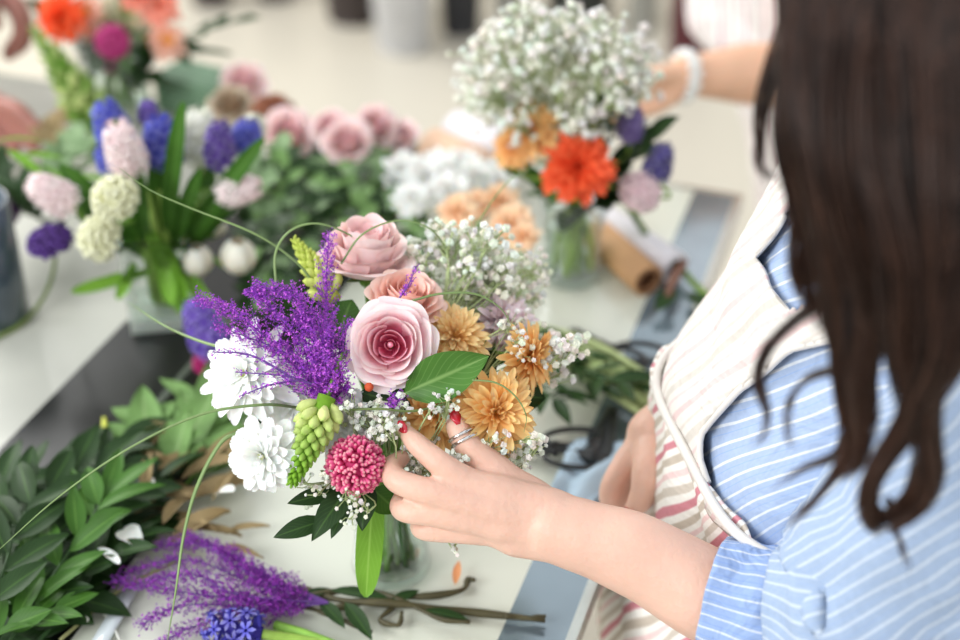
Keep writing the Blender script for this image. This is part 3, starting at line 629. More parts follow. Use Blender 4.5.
leaf('broad_strap_leaf', 'bright green broad strap leaf hanging in front of the vase', D(374, 478, .965), D(366, 596, .985), .020, LEAFB, nrm=ax(.1, -.85, .5), bow=-.1, prof='strap', cup=.15, wav=.02)
for lab, px, py, d, rr in (('coral berry below the pink rose', 369, 387, .94, .0034),):
    mb = MB(); ball(mb, D(px, py, d), rr, srgb(226, 100, 62), rings=6, seg=10); tag(mb.build('berry', FLORET, None, origin=D(px, py, d)), lab, 'berry')

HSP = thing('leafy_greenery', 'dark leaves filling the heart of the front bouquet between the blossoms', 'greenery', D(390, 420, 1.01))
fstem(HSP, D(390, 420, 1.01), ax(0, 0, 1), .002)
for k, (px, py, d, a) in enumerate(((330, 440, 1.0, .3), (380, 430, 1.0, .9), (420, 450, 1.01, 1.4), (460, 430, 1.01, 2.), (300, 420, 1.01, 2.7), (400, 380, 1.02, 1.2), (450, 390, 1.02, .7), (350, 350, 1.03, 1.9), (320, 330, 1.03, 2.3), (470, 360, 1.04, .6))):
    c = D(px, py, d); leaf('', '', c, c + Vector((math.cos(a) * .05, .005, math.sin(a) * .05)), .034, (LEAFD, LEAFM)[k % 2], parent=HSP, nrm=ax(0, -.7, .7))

GB = 'long grass blades arching out of the front bouquet'
def bl(lab, pts, wd): return blade('grass_blade', lab, [D(*q) for q in pts], wd * .72, group=GB)
bl('grass blade sweeping down left over the leaf pile to the left frame edge', [(300, 408, .965), (262, 405, .94), (200, 415, .93), (130, 448, .92), (60, 496, .91), (-8, 556, .90)], .0030)
bl('grass blade dropping steeply across the cut purple spray', [(247, 431, .95), (222, 442, .945), (198, 485, .94), (184, 535, .93), (176, 590, .92), (166, 650, .91)], .0042)
bl('grass blade sweeping up left past the cream hyacinths', [(318, 290, 1.0), (296, 262, 1.0), (255, 234, 1.0), (190, 208, 1.0), (150, 190, 1.0), (119, 168, 1.0)], .0026)
bl('grass blade arching up and over the yellow green bud spike', [(276, 286, .98), (276, 252, .98), (292, 230, .985), (320, 224, .99), (355, 238, 1.0), (380, 258, 1.01)], .003)
bl('thin grass blade arching over the pale rose to the baby\'s breath', [(341, 264, .99), (362, 235, .99), (395, 221, 1.0), (425, 226, 1.0), (444, 245, 1.01), (446, 262, 1.01)], .0022)
bl('grass blade curving right above the peach chrysanthemum', [(412, 301, .96), (440, 294, .96), (475, 294, .965), (500, 308, .97), (512, 326, .97)], .0026)
bl('grass blade curled round the large orange chrysanthemum', [(472, 380, .93), (496, 383, .928), (515, 396, .928), (526, 415, .93), (524, 432, .935)], .0018)
bl('grass blade reaching left past the hyacinth vase', [(246, 352, .98), (205, 343, 1.0), (165, 326, 1.03), (128, 302, 1.06)], .0034)
bl('faint thin grass blade arching in front of the peach flowers', [(462, 262, 1.03), (480, 220, 1.06), (510, 180, 1.1), (540, 165, 1.12)], .0018)
mb = MB(); tube(mb, cr([D(345, 410, .93), D(380, 409, .925), D(415, 411, .925), D(452, 402, .935)], 14), .0009, 5, srgb(96, 112, 60)); tag(mb.build('bare_twig', STEM, None, origin=D(345, 410, .93)), 'thin bare green twig crossing just below the pink rose', 'twig')

# ------------------------------------------------------------------ cut statice spray, blue hyacinth and stems lying on the table at the front
H = .012
b = T(330, 603, H)
plm = [[b, T(270, 590, .02), T(190, 560, .025), T(125, 572, .02)], [b, T(260, 580, .025), T(205, 545, .03), T(158, 546, .03)], [b, T(250, 600, .02), T(170, 590, .025), T(112, 580, .02)],
       [b, T(265, 608, .015), T(185, 605, .02), T(140, 625, .02)], [b, T(240, 595, .03), T(195, 575, .035), T(150, 580, .03)], [b, T(255, 570, .02), T(225, 552, .025), T(185, 533, .03)],
       [b, T(250, 612, .015), T(190, 628, .015), T(150, 650, .012)], [b, T(280, 585, .02), T(255, 572, .02), T(215, 545, .02)]]
statice('purple_statice', 'cut purple statice spray lying on the table at the bottom left', b, plm, None, (srgb(118, 40, 156), srgb(198, 86, 214), srgb(110, 54, 168)), dens=1.2, w=.017, fs=.0013)
hb = T(262, 634, .018); t = hyacinth('hyacinth', 'deep blue hyacinth head lying on the table at the bottom edge', hb, T(212, 626, .018) - hb, .042, .019, srgb(58, 48, 150), srgb(80, 80, 200), n=24)
stem(t, [hb, T(300, 640, .01), T(330, 645, .008)], .004, srgb(150, 185, 80))
t = thing('woody_cutting', 'dark twisted woody stem bundle lying right of the purple spray', 'stem', T(340, 600, .01)); mb = MB()
BRN = srgb(72, 66, 40)
for pts, r in (([(300, 588), (340, 600), (400, 604), (470, 612), (545, 620)], .0028), ([(330, 610), (380, 598), (430, 596), (462, 590), (468, 580), (474, 580)], .0026), ([(395, 606), (380, 620), (398, 625), (402, 612)], .002), ([(310, 595), (360, 590), (400, 600), (440, 618), (470, 622)], .0022), ([(300, 605), (330, 615), (372, 632)], .002), ([(505, 616), (525, 618), (546, 616)], .0018)):
    tube(mb, cr([T(x, y, .008 + .003 * math.sin(i * 2 + x)) for i, (x, y) in enumerate(pts)], 20), [r * (1 + .25 * math.sin(i * .9)) for i in range(21)], 6, BRN)
mb.build('stem', STEM, t)
for (a, b2, w2) in (((330, 590), (395, 600), .012), ((345, 602), (372, 640), .014), ((390, 603), (420, 590), .01), ((320, 600), (345, 628), .012), ((425, 610), (470, 620), .009), ((300, 600), (330, 588), .01)):
    leaf('', '', T(*a, .012), T(*b2, .01), w2, LEAFD, parent=t)
for lab, pts, r, c in (('bright green stem lying at the bottom edge', [(275, 625), (310, 636), (345, 650)], .004, srgb(130, 175, 70)), ('thin green stem lying under the leaf pile at the bottom left', [(35, 645), (90, 590), (140, 545)], .002, srgb(60, 96, 50)), ('straw coloured stem crossing the pale table at the bottom left', [(60, 640), (120, 590), (180, 560)], .0015, srgb(150, 150, 100))):
    mb = MB(); tube(mb, cr([T(x, y, .008) for x, y in pts], 12), r, 7, c); tag(mb.build('loose_green_stalk', STEM, None, origin=T(*pts[0], .008)), lab, 'stem')
# leaf pile
def tl(*a): return [T(x, y, h) for x, y, h in a]
LP = 'leafy branches piled at the lower left'
for lab, pts, n, L, W, m_ in (
    ('glossy green leafy branch lying nearest, pointing up right in the leaf pile', tl((10, 640, .02), (50, 580, .035), (90, 520, .05), (105, 495, .05)), 13, .05, .017, LEAFM),
    ('dark leafy branch along the bottom of the leaf pile', tl((-20, 600, .01), (40, 600, .02), (100, 560, .03), (130, 540, .03)), 11, .045, .018, LEAFD),
    ('dark leafy branch at the top left of the leaf pile', tl((-30, 560, .03), (10, 510, .04), (60, 480, .045), (110, 470, .04)), 12, .05, .022, LEAFD),
    ('dark leafy branch along the left frame edge in the leaf pile', tl((-30, 640, .04), (0, 580, .05), (20, 520, .055), (50, 490, .05)), 11, .05, .02, LEAFD),
    ('dark leafy branch behind the glossy one in the leaf pile', tl((0, 540, .02), (60, 540, .03), (120, 500, .035), (160, 480, .03)), 12, .045, .018, LEAFD),
    ('short leafy branch at the bottom left corner', tl((-30, 660, .02), (10, 625, .03), (55, 610, .03)), 9, .04, .016, LEAFM),
    ('leafy branch low in the leaf pile reaching the dried leaves', tl((-10, 575, .01), (50, 560, .012), (110, 530, .015), (140, 510, .015)), 11, .045, .02, LEAFD),
    ('deep green branch over the edge of the dark panel', tl((-20, 500, .02), (30, 475, .02), (80, 465, .02), (120, 450, .02)), 9, .05, .022, LEAFD)):
    sprig('leafy_branch', lab, pts, n, L, W, m_, group=LP)
for lab, pts in (('dark leafy branch flat under the middle of the leaf pile', tl((-20, 620, .006), (30, 570, .008), (80, 530, .008), (120, 500, .008))), ('dark leafy branch flat under the left of the leaf pile', tl((-30, 600, .004), (-5, 550, .006), (20, 510, .008), (70, 480, .008))), ('dark leafy branch flat under the lower left corner of the pile', tl((-40, 680, .004), (0, 640, .006), (40, 610, .008), (90, 590, .008))), ('dark leafy branch deep below the glossy one', tl((10, 600, .01), (50, 550, .01), (100, 545, .01), (140, 520, .01))), ('dark leafy branch low between the pile and the dried leaves', tl((60, 560, .01), (90, 520, .012), (130, 480, .014), (160, 455, .014)))):
    sprig('leafy_branch', lab, pts, 16, .045, .026, LEAFD, group=LP, ang=.9, flop=.1)
SG = 'soft green lobed leaves left of the front bouquet'
for i, (a, b2, w2, h2, lab) in enumerate((((150, 465), (142, 385), .045, .03, 'soft green lobed leaf standing up at the back of the pile'), ((175, 470), (225, 375), .05, .035, 'broad soft green leaf just left of the front bouquet'), ((160, 470), (110, 425), .04, .02, 'soft green leaf pointing left over the dark panel'), ((190, 480), (240, 430), .05, .03, 'soft green leaf under the far left white chrysanthemum'), ((170, 475), (190, 410), .035, .05, 'pale green leaf in the centre of the lobed leaves'), ((200, 470), (215, 350), .04, .02, 'long soft leaf reaching up towards the purple twigs'))):
    t = thing('lobed_leaf', lab, 'leaf', T(*a, .01), SG); A = T(*a, .012); B = T(*b2, h2); v = B - A; sd = v.cross(UP).normalized(); mb = MB()
    leaf_mb(mb, A, B, w2 * .7, UP, .2, wav=.06)
    for s, u, q in ((1, .25, .55), (-1, .3, .5), (1, .5, .45), (-1, .55, .42)): leaf_mb(mb, A + v * u * .8, A + v * (u + q * .55) + sd * s * v.length * q * .7, w2 * .45, UP, .2, wav=.06)
    mb.build('leaf_blade', LEAFL, t); mb = MB(); tube(mb, [A - v * .2, A, A + v * .3], .0015, 5, GR); mb.build('stalk', STEM, t)
mb = MB(); tube(mb, [T(108, 462, .01), T(106, 440, .015), T(104, 418, .02)], [.004, .0045, .002], 7, srgb(200, 205, 90)); tag(mb.build('yellow_bud', STEM, None, origin=T(108, 462, .01)), 'slim yellow bud left of the soft green leaves', 'bud')
DG = 'dried brown leaves scattered left of the bouquet'
for lab, a, b2, w2, h1 in (('long dried leaf pointing up right under the low white chrysanthemum', (110, 500), (235, 440), .022, .012), ('curled dried leaf above the cut purple spray', (170, 545), (228, 510), .03, .012), ('dried leaf beside the low white chrysanthemum', (180, 480), (250, 455), .024, .02), ('dark dried leaf right of the purple spray', (215, 550), (262, 556), .014, .008), ('thin dried leaf on the pale panel right of the pile', (225, 535), (268, 525), .014, .006), ('narrow dried leaf standing in the pile', (145, 500), (150, 450), .018, .03), ('dried leaf in shade in the middle of the brown pile', (140, 520), (215, 490), .03, .006), ('crumpled dried leaf at the back of the brown pile', (190, 500), (250, 480), .03, .01), ('dried leaf lowest in the brown pile', (130, 530), (180, 500), .03, .01), ('brown leaf edge on beneath the soft green leaves', (200, 470), (245, 430), .02, .02)):
    leaf('dried_leaf', lab, T(*a, h1), T(*b2, h1 + .008), w2 * .62, DRY, 'leaf', DG, bow=.3, cup=.7, wav=.12)
for k in range(14):
    x, y = R.uniform(120, 235), R.uniform(440, 540); a = R.uniform(-.2, .9); q = R.uniform(28, 60)
    leaf('dried_leaf', 'narrow straw brown dried leaf in the tangle left of the bouquet', T(x, y, R.uniform(.006, .03)), T(x + q * math.cos(a), y - q * math.sin(a), R.uniform(.008, .035)), R.uniform(.006, .012), DRY, 'leaf', 'straw brown dried leaves in the tangle', bow=.3, cup=.7, wav=.15)
PG = 'fallen white petals by the leaf pile'
for lab, a, b2, w2 in (('largest fallen white petal beside the leaf pile', (142, 548), (122, 530), .02), ('fallen white petal half under the dried leaves', (215, 497), (232, 490), .012), ('thin fallen white petal among the green leaves', (98, 548), (118, 562), .008), ('small pale petal at the top of the leaf pile', (102, 508), (118, 500), .012), ('small pale petal beside the thin dried leaf', (140, 488), (152, 482), .01)):
    mb = MB(); A = T(*a, .035 if 'beside the leaf' in lab or 'among' in lab else .02); leaf_mb(mb, A, T(*b2, .04), w2, UP, .3, .4, 'round'); mb.c = [(.9, .9, .86)] * len(mb.v); tag(mb.build('white_petal', PETAL, None, origin=A), lab, 'petal', PG)
# white curled ribbon wire + white strip on the table
mb = MB(); tube(mb, cr([T(120, 640, .004), T(108, 618, .006), T(95, 606, .006), (T(82, 598, .006)), T(70, 612, .006), T(88, 622, .008), T(78, 600, .01)], 30), .0012, 5, (.8, .8, .76)); tag(mb.build('ribbon_curl', mat('white_ribbon', srgb(226, 226, 216), .5), None, origin=T(120, 640, .004)), 'thin white curled ribbon lying at the bottom left of the table', 'ribbon')
mb = MB(); A = T(100, 645, .003); Bq = T(133, 588, .003); v = (Bq - A); s_ = v.cross(UP).normalized() * .006
mb.add([A - s_, A + s_, Bq + s_, Bq - s_] + [q + Vector((0, 0, .004)) for q in (A - s_, A + s_, Bq + s_, Bq - s_)], [(3, 2, 1, 0), (4, 5, 6, 7), (0, 1, 5, 4), (1, 2, 6, 5), (2, 3, 7, 6), (3, 0, 4, 7)])
tag(mb.build('plastic_strip', mat('clear_plastic', srgb(214, 222, 226), .15, .1, coat=.6), None, origin=A), 'shiny pale plastic strip lying left of the purple spray', 'strip')
mb = MB(); leaf_mb(mb, T(455, 585, .006), T(459, 560, .01), .007, UP, .2); mb.c = [srgb(236, 160, 110)] * len(mb.v); tag(mb.build('orange_petal', PETAL, None, origin=T(455, 585, .006)), 'single orange petal lying on the table below the hand', 'petal')
# ------------------------------------------------------------------ HYACINTH ARRANGEMENT (back left)
HN = HB + Vector((0, 0, HV)); HY = HB.y
HCOL = {'blue': (srgb(48, 50, 168), srgb(84, 96, 216)), 'purple': (srgb(70, 36, 140), srgb(104, 66, 176)), 'white': (srgb(232, 232, 214), srgb(246, 246, 236)), 'pink': (srgb(244, 220, 222), srgb(252, 238, 236)), 'cream': (srgb(232, 232, 190), srgb(244, 244, 216))}
for lab, px, py, dy, c, L, rr, axv in (
    ('blue hyacinth at the left of the hyacinth vase behind a pale pink one', 122, 152, .03, 'blue', .05, .021, (-.2, 0, 1)),
    ('blue hyacinth in the middle of the hyacinth vase', 166, 162, .0, 'blue', .045, .021, (0, -.1, 1)),
    ('violet hyacinth tip peeking up behind the middle blue one', 150, 122, .06, 'purple', .02, .012, (0, 0, 1)),
    ('pale pink hyacinth left of the middle blue one', 132, 170, -.03, 'pink', .05, .021, (-.1, -.2, 1)),
    ('white hyacinth between the blue and the violet ones', 200, 162, .03, 'white', .052, .022, (.1, 0, 1)),
    ('violet hyacinth at the right of the hyacinth vase', 220, 165, .0, 'purple', .045, .017, (.1, -.1, 1)),
    ('small blue hyacinth right of the violet one', 243, 150, .03, 'blue', .028, .018, (.3, 0, 1)),
    ('white hyacinth tip at the far right of the hyacinth vase', 250, 137, .05, 'white', .02, .016, (.4, 0, 1)),
    ('pale pink hyacinth drooping at the left of the hyacinth vase', 72, 205, -.03, 'pink', .042, .02, (-.6, -.2, .6)),
    ('pale pink hyacinth leaning right, above the white tulip shaped buds', 222, 192, -.02, 'pink', .036, .018, (.9, -.2, .25)),
    ('blue hyacinth low behind the pale pink one', 112, 168, .02, 'blue', .02, .014, (-.3, 0, 1))):
    p = Yp(px, py, HY + dy); c0, c1 = HCOL[c]; a = Vector(axv).normalized()
    t = hyacinth('hyacinth', lab, p, a, L, rr, c0, c1, 'hyacinths in the square vase'); stem(t, [p, p - a * .02 + Vector((0, 0, -.01)), HN.lerp(p, .3), HN + Vector((0, 0, -.01)), HB + Vector((R.uniform(-.015, .015), R.uniform(-.015, .015), .02))], .0035, GR)
for lab, px, py, dy, rr, axv, cs in (
    ('cream round flower on the left front of the hyacinth vase', 115, 198, -.07, .0235, (-.2, -.5, .8), ('cream',)),
    ('larger cream flower leaning left below the round cream one', 100, 238, -.07, .024, (-.5, -.5, .5), ('cream',))):
    p = Yp(px, py, HY + dy); c0, c1 = HCOL['cream']; t = pomflower('cream_scabious', lab, p, Vector(axv), rr, (c0, c1, c1), 'cream flowers in the square vase', 130, squash=.85, fat=.1); stem(t, [p, HN.lerp(p, .5) + Vector((0, 0, .01)), HN, HB + Vector((0, 0, .02))], .002)
p = Yp(50, 241, HY - .05); t = pomflower('purple_scabious', 'dark purple flower on a thin stem left of the hyacinth vase', p, ax(-.1, -.2, 1), .023, (srgb(62, 34, 96), srgb(92, 56, 140), srgb(110, 80, 160)), None, 140, squash=.55, fat=.09)
stem(t, [p, T(55, 262, .05), T(45, 295, .02), T(20, 325, .004), T(-20, 345, .004)], .0022, srgb(120, 140, 70))
for lab, px, py, dy, rr, h in (('white bud low right of the square vase', 237, 258, -.02, .0185, 1.1), ('cream bud left of the low white bud', 196, 262, -.02, .0165, 1.1), ('small white bud above the two low buds', 215, 226, .04, .012, 1)):
    p = Yp(px, py, HY + dy); t = thing('white_bud', lab, 'flower bud', p, 'white buds right of the square vase'); mb = MB(); M = place(p - Vector((0, 0, rr)), (.1, -.15, 1))
    for q in range(3):
        for k in range(4): 
            rows = []; cc = []
            for i in range(7):
                v = i / 6; rows.append([((math.sin(v * 2.75 + .08) ** .8) * rr * (.98 - .12 * q) * math.cos(k * 1.571 + q * .5 + s * .95 * (1 - v * .5)), (math.sin(v * 2.75 + .08) ** .8) * rr * (.98 - .12 * q) * math.sin(k * 1.571 + q * .5 + s * .95 * (1 - v * .5)), v * rr * 2.1 * h) for s in (-1, -.5, 0, .5, 1)]); cc.append([lerp(srgb(226, 214, 190), srgb(248, 244, 232), v)] * 5)
            grid(mb, rows, cc, M)
    mb.build('petals', PETAL, t); stem(t, [p - Vector((0, 0, rr)), HN + Vector((.03, -.01, -.02)), HB + Vector((.045, -.01, .004))], .0025)
# hyacinth foliage: upright straps
HF = thing('hyacinth_foliage', 'long green strap leaves and thick stems filling the square hyacinth vase', 'greenery', HB + Vector((0, 0, .02)))
for i, (a, b2, w2, lab) in enumerate((((150, 255), (115, 120), .016, 'strap leaf rising left'), ((155, 250), (60, 165), .02, 'strap leaf fanning far left'), ((160, 250), (157, 150), .018, 'upright strap leaf in the middle'), ((170, 250), (182, 105), .018, 'tall strap leaf behind the white hyacinth'), ((175, 250), (200, 170), .016, 'strap leaf below the white hyacinth'), ((180, 250), (215, 160), .018, 'strap leaf before the violet hyacinth'), ((185, 250), (262, 140), .018, 'strap leaf reaching furthest right'), ((190, 250), (245, 190), .016, 'low strap leaf leaning right'), ((145, 255), (80, 200), .018, 'strap leaf behind the round cream flower'), ((150, 270), (72, 292), .013, 'strap leaf hanging left towards the table'), ((135, 262), (118, 300), .013, 'short strap leaf hanging at the vase corner'), ((150, 232), (188, 316), .022, 'bright strap leaf arching down before the vase'), ((160, 245), (172, 305), .018, 'short bright strap leaf inside the vase front'), ((155, 240), (30, 180), .016, 'long thin strap leaf to the far left'), ((150, 255), (140, 170), .016, 'strap leaf under the pale pink hyacinth'), ((170, 250), (172, 140), .014, 'strap leaf over the middle blue hyacinth'), ((165, 245), (225, 330), .016, 'strap leaf arching down to the right of the vase'))):
    A = Yp(a[0], a[1], HY - (.02 if b2[1] > 240 else 0)); Bq = Yp(b2[0], b2[1], HY - (.06 if b2[1] > 240 else R.uniform(-.05, .05)))
    mb = MB(); leaf_mb(mb, A, Bq, w2, ax(0, -.8, .6), -.2 if b2[1] > 240 else .15, .5, 'strap', nv=12); mb.build('leaf', LEAFB if b2[1] > 290 else LEAFM, HF)
for i in range(9):
    mb = MB(); th = i * .7; A = HB + Vector((math.cos(th) * .012, math.sin(th) * .012, .02)); tube(mb, [A, A.lerp(HN, .5) + Vector((.006 * math.sin(i), 0, 0)), HN + Vector((math.cos(th) * .02, math.sin(th) * .02, .05))], .0042, 6, lerp(GR, GRL, i / 9)); mb.build('stem', STEM, HF)

# ------------------------------------------------------------------ BACK LEFT BOUQUET
BN = BVB + Vector((0, 0, .13)); BY = BVB.y
def bst(t, p, r=.002): stem(t, [p, BN.lerp(p, .4), BN, BVB + Vector((R.uniform(-.02, .02), R.uniform(-.02, .02), .02))], r)
p = Yp(62, 18, BY - .05); t = mum('orange_red_flower', 'bright orange red flower at the top left of the back bouquet', p, ax(-.3, -.7, .5), .034, srgb(250, 84, 36), srgb(255, 110, 60), srgb(240, 90, 30), 'orange', None, 'flower'); bst(t, p)
for lab, px, py, rr, c in (('peach pink ranunculus with a yellow heart at the top of the back bouquet', 86, 14, .028, 0), ('peach ranunculus with an orange heart at the right of the back bouquet', 167, 42, .027, 0), ('coral flower at the top edge right in the back bouquet', 160, 6, .028, 1), ('coral flower at the top edge centre of the back bouquet', 140, -4, .026, 1), ('small peach flower under the yellow hearted one', 88, 30, .018, 2)):
    p = Yp(px, py, BY - .02); t = mum('peach_ranunculus', lab, p, ax((px - 120) / 200, -.8, .5), rr, srgb(254, 176, 150), srgb(255, 214, 194) if c != 1 else srgb(252, 166, 146), srgb(252, 186, 60), 'round', 'peach flowers of the back bouquet', 'ranunculus'); bst(t, p)
    if not c:
        mb = MB()
        for k in range(30): r = rr * .36 * math.sqrt(k / 30); a = k * 2.4; ball(mb, place(p, ax((px - 120) / 200, -.8, .5)) @ Vector((r * math.cos(a), r * math.sin(a), rr * .42)), rr * .08, srgb(252, 184, 64), rings=3, seg=5)
        mb.build('pollen', FLORET, t)
for lab, px, py, rr in (('magenta ball flower in the middle of the back bouquet', 112, 42, .0225), ('smaller magenta flower below the big one', 109, 64, .013)):
    p = Yp(px, py, BY - .06 + (.05 if py > 50 else 0)); t = pomflower('magenta_flower', lab, p, ax(0, -.8, .5), rr, (srgb(176, 30, 110), srgb(206, 60, 140), srgb(220, 110, 160)), 'magenta flowers of the back bouquet', 170, fat=.09); bst(t, p)
for lab, px, py, L in (('tall green bud spike at the left of the back bouquet', 92, 118, .155), ('second green bud spike beside the tall one', 104, 128, .14)):
    p = Yp(px, py, BY - .14); q = Yp(px - (60 if L > .15 else 48), py - 92 if L > .15 else py - 80, BY - .1); t = budspike('green_bud_spike', lab, p, q - p, (q - p).length, .026, 'green spikes of the back bouquet', n=44, cols=(srgb(214, 226, 150), srgb(96, 140, 40)), mix=True); stem(t, [p, p + Vector((.01, 0, -.05)), T(120, 150, .01)], .004)
sprig('leaf_sprig', 'dark green leaf sprig sticking out right of the back bouquet', [Yp(160, 55, BY), Yp(190, 38, BY - .02), Yp(215, 28, BY - .02), Yp(238, 22, BY - .02)], 10, .026, .016, LEAFD)
sprig('leaf_sprig', 'dark leaves behind the magenta flower of the back bouquet', [BN, Yp(100, 70, BY), Yp(90, 50, BY), Yp(60, 30, BY)], 12, .05, .035, LEAFD)
sprig('leaf_sprig', 'dark leaves under the peach flower of the back bouquet', [BN, Yp(140, 75, BY), Yp(150, 50, BY), Yp(190, 55, BY)], 12, .05, .03, LEAFD)
sprig('leaf_sprig', 'olive leaves between the coral flowers of the back bouquet', [BN, Yp(125, 55, BY), Yp(125, 20, BY), Yp(120, -10, BY)], 12, .035, .02, LEAFL)
gyp('babys_breath', "pale filler blossoms between the peach flowers of the back bouquet", BN, [Yp(120 + R.uniform(-20, 25), 15 + R.uniform(-15, 15), BY) for k in range(9)], None, .006, .02, 8, col=srgb(226, 216, 180), sr=.0006, lod=1)
GB3 = thing('stem_greenery', 'plain green stems standing in the back left glass vase', 'greenery', BVB + Vector((0, 0, .012)))
for i in range(7): mb = MB(); a = BVB + Vector((math.cos(i) * .02, math.sin(i) * .02, .012)); tube(mb, [a, BN + Vector((math.cos(i + 2) * .02, math.sin(i + 2) * .02, .0)), Yp(100 + i * 9, 45, BY)], .0035, 5, lerp(GRL, GR, i / 7)); mb.build('stem', STEM, GB3)
# olive/brown foliage and grey filler left of the hyacinths
for lab, pts, n, L, W, m_ in (
    ('grey green filler foliage below the green spikes', [T(40, 215, .01), T(50, 190, .05), T(60, 165, .07), T(70, 150, .08)], 14, .035, .02, LEAFP),
    ('brown tinged foliage left of the green spikes', [T(60, 175, .01), T(55, 150, .05), T(50, 130, .06), T(70, 115, .06)], 12, .03, .025, DRY),
    ('dark foliage at the left frame edge', [T(30, 215, .01), T(10, 205, .05), T(0, 190, .07), T(-20, 185, .08)], 14, .05, .022, LEAFD),
    ('dark foliage behind the drooping pale hyacinth', [T(70, 235, .01), T(40, 220, .05), T(25, 200, .08), T(10, 170, .08)], 14, .045, .02, LEAFD),
    ('grey green foliage left of the square vase', [T(90, 205, .01), T(75, 180, .05), T(90, 160, .09), T(80, 140, .1)], 14, .035, .02, LEAFP)):
    sprig('foliage_branch', lab, pts, n, L, W, m_, group='foliage at the back left')
sprig('foliage_branch', 'long bright leafed stem entering from the left frame edge', [Yp(-20, 140, 1.2), Yp(10, 150, 1.2), Yp(40, 166, 1.2), Yp(70, 178, 1.2)], 6, .05, .012, LEAFB, group='foliage at the back left', ang=.3)
p = T(2, 212, .06); t = pomflower('purple_flower', 'dark purple flower at the left frame edge', p, ax(.3, -.3, 1), .02, (srgb(60, 24, 70), srgb(90, 40, 110), srgb(110, 60, 120)), None, 90, fat=.09); stem(t, [p, T(-10, 240, .02), T(-30, 260, .004)], .002)

# ------------------------------------------------------------------ green ribbed box, ranunculus, roses on eucalyptus behind the hyacinths
t = thing('green_crate', 'ribbed dark green box behind the hyacinths', 'box', T(198, 140)); c = T(197, 122); mb = MB(); Mb = Matrix.Translation(c + Vector((0, .04, .026))) @ rot('Z', -.49)
box(mb, Mb, .10, .06, .05); mb.build('body', mat('green_card', srgb(104, 134, 108), .7, .15, 30), t, smooth=False); mb = MB()
for k in range(6): box(mb, Mb @ Matrix.Translation((0, 0, -.020 + k * .008)), .103, .063, .0025)
mb.build('ribs', mat('green_card_rib', srgb(126, 156, 126), .7, .1), t, smooth=False)
def rsimple(nm, lab, p, axv, rr, cs, grp, st_=None):
    t = rose(nm, lab, p, Vector(axv), rr, *cs, group=grp, roll=R.random() * 3, H=rr * 1.1); q = st_ or (Vector((p.x + R.uniform(-.02, .02), p.y + .03, TZ + .004))); stem(t, [p, p.lerp(q, .5) + Vector((0, .01, 0)), q], .0022); return t
PK = (srgb(246, 196, 200), srgb(252, 218, 220), srgb(254, 232, 230)); RG = 'pink roses lying on the eucalyptus'
for lab, px, py, y, rr, cs in (('pink rose highest at the back, beside the green box', 245, 88, 1.62, .028, PK), ('pale pink rose right of the blue hyacinth', 289, 138, 1.45, .03, PK), ('pink rose bud standing in the eucalyptus, left of two', 332, 132, 1.42, .022, PK), ('pink rose low between its neighbours on the eucalyptus', 348, 146, 1.38, .026, PK), ('pink rose at the right end of the eucalyptus', 375, 130, 1.42, .024, PK), ('beige rose below the highest pink one', 232, 108, 1.55, .024, (srgb(190, 160, 130), srgb(206, 186, 160), srgb(214, 198, 176))), ('faded pink rose beside the white fluffy flowers', 402, 140, 1.42, .02, PK)):
    rsimple('pink_rose', lab, Yp(px, py, y), (R.uniform(-.3, .3), -.5, .8), rr, cs, RG)
p = Yp(273, 115, 1.5); t = pomflower('brown_thistle', 'rust brown fuzzy flower behind the pale pink rose', p, ax(0, -.4, .9), .03, (srgb(130, 70, 48), srgb(168, 104, 78), srgb(180, 130, 100)), None, 200, squash=.7); stem(t, [p, Vector((p.x, p.y + .05, TZ + .004))], .002)
EG = 'eucalyptus branches heaped behind the front bouquet'
labs = ['eucalyptus branch below the pale pink rose', 'eucalyptus branch furthest left by the violet hyacinth', 'eucalyptus branch in the middle of the heap', 'eucalyptus branch under the two pink roses', 'eucalyptus branch at the right end of the heap', 'eucalyptus branch nearest the front bouquet', 'low eucalyptus branch beside the white buds', 'eucalyptus branch leaning over the heap\'s right side', 'eucalyptus branch at the back of the heap', 'dark green branch just behind the pale rose', 'dark green branch behind the yellow green bud spike', 'dark green branch right of the white bud']
for i, (pts, m_) in enumerate(((((270, 250, .02), (280, 210, .05), (290, 175, .07), (285, 150, .08)), LEAFP), (((255, 240, .02), (250, 205, .05), (262, 180, .07), (258, 160, .08)), LEAFP), (((320, 250, .02), (315, 215, .05), (325, 180, .07), (318, 155, .07)), LEAFP), (((350, 240, .02), (345, 205, .05), (355, 175, .07), (345, 150, .07)), LEAFL), (((395, 240, .02), (390, 205, .05), (385, 175, .07), (380, 145, .07)), LEAFP), (((330, 280, .02), (350, 240, .05), (365, 205, .06), (390, 190, .06)), LEAFL), (((250, 290, .01), (260, 260, .04), (275, 230, .06), (300, 215, .06)), LEAFD), (((370, 230, .03), (390, 210, .06), (405, 185, .08), (400, 165, .08)), LEAFP), (((300, 200, .02), (310, 180, .05), (330, 165, .06), (350, 155, .06)), LEAFL), (((380, 310, .01), (400, 280, .04), (415, 250, .06), (420, 225, .06)), LEAFD), (((260, 320, .01), (280, 290, .04), (290, 260, .05), (310, 240, .05)), LEAFD), (((250, 330, .01), (255, 290, .03), (245, 260, .05), (250, 235, .05)), LEAFD))):
    sprig('eucalyptus_branch', labs[i], tl(*pts), 18, .026, .021, [m_, LEAFP, LEAFL, LEAFD, LEAFD], group=EG, ang=.9)
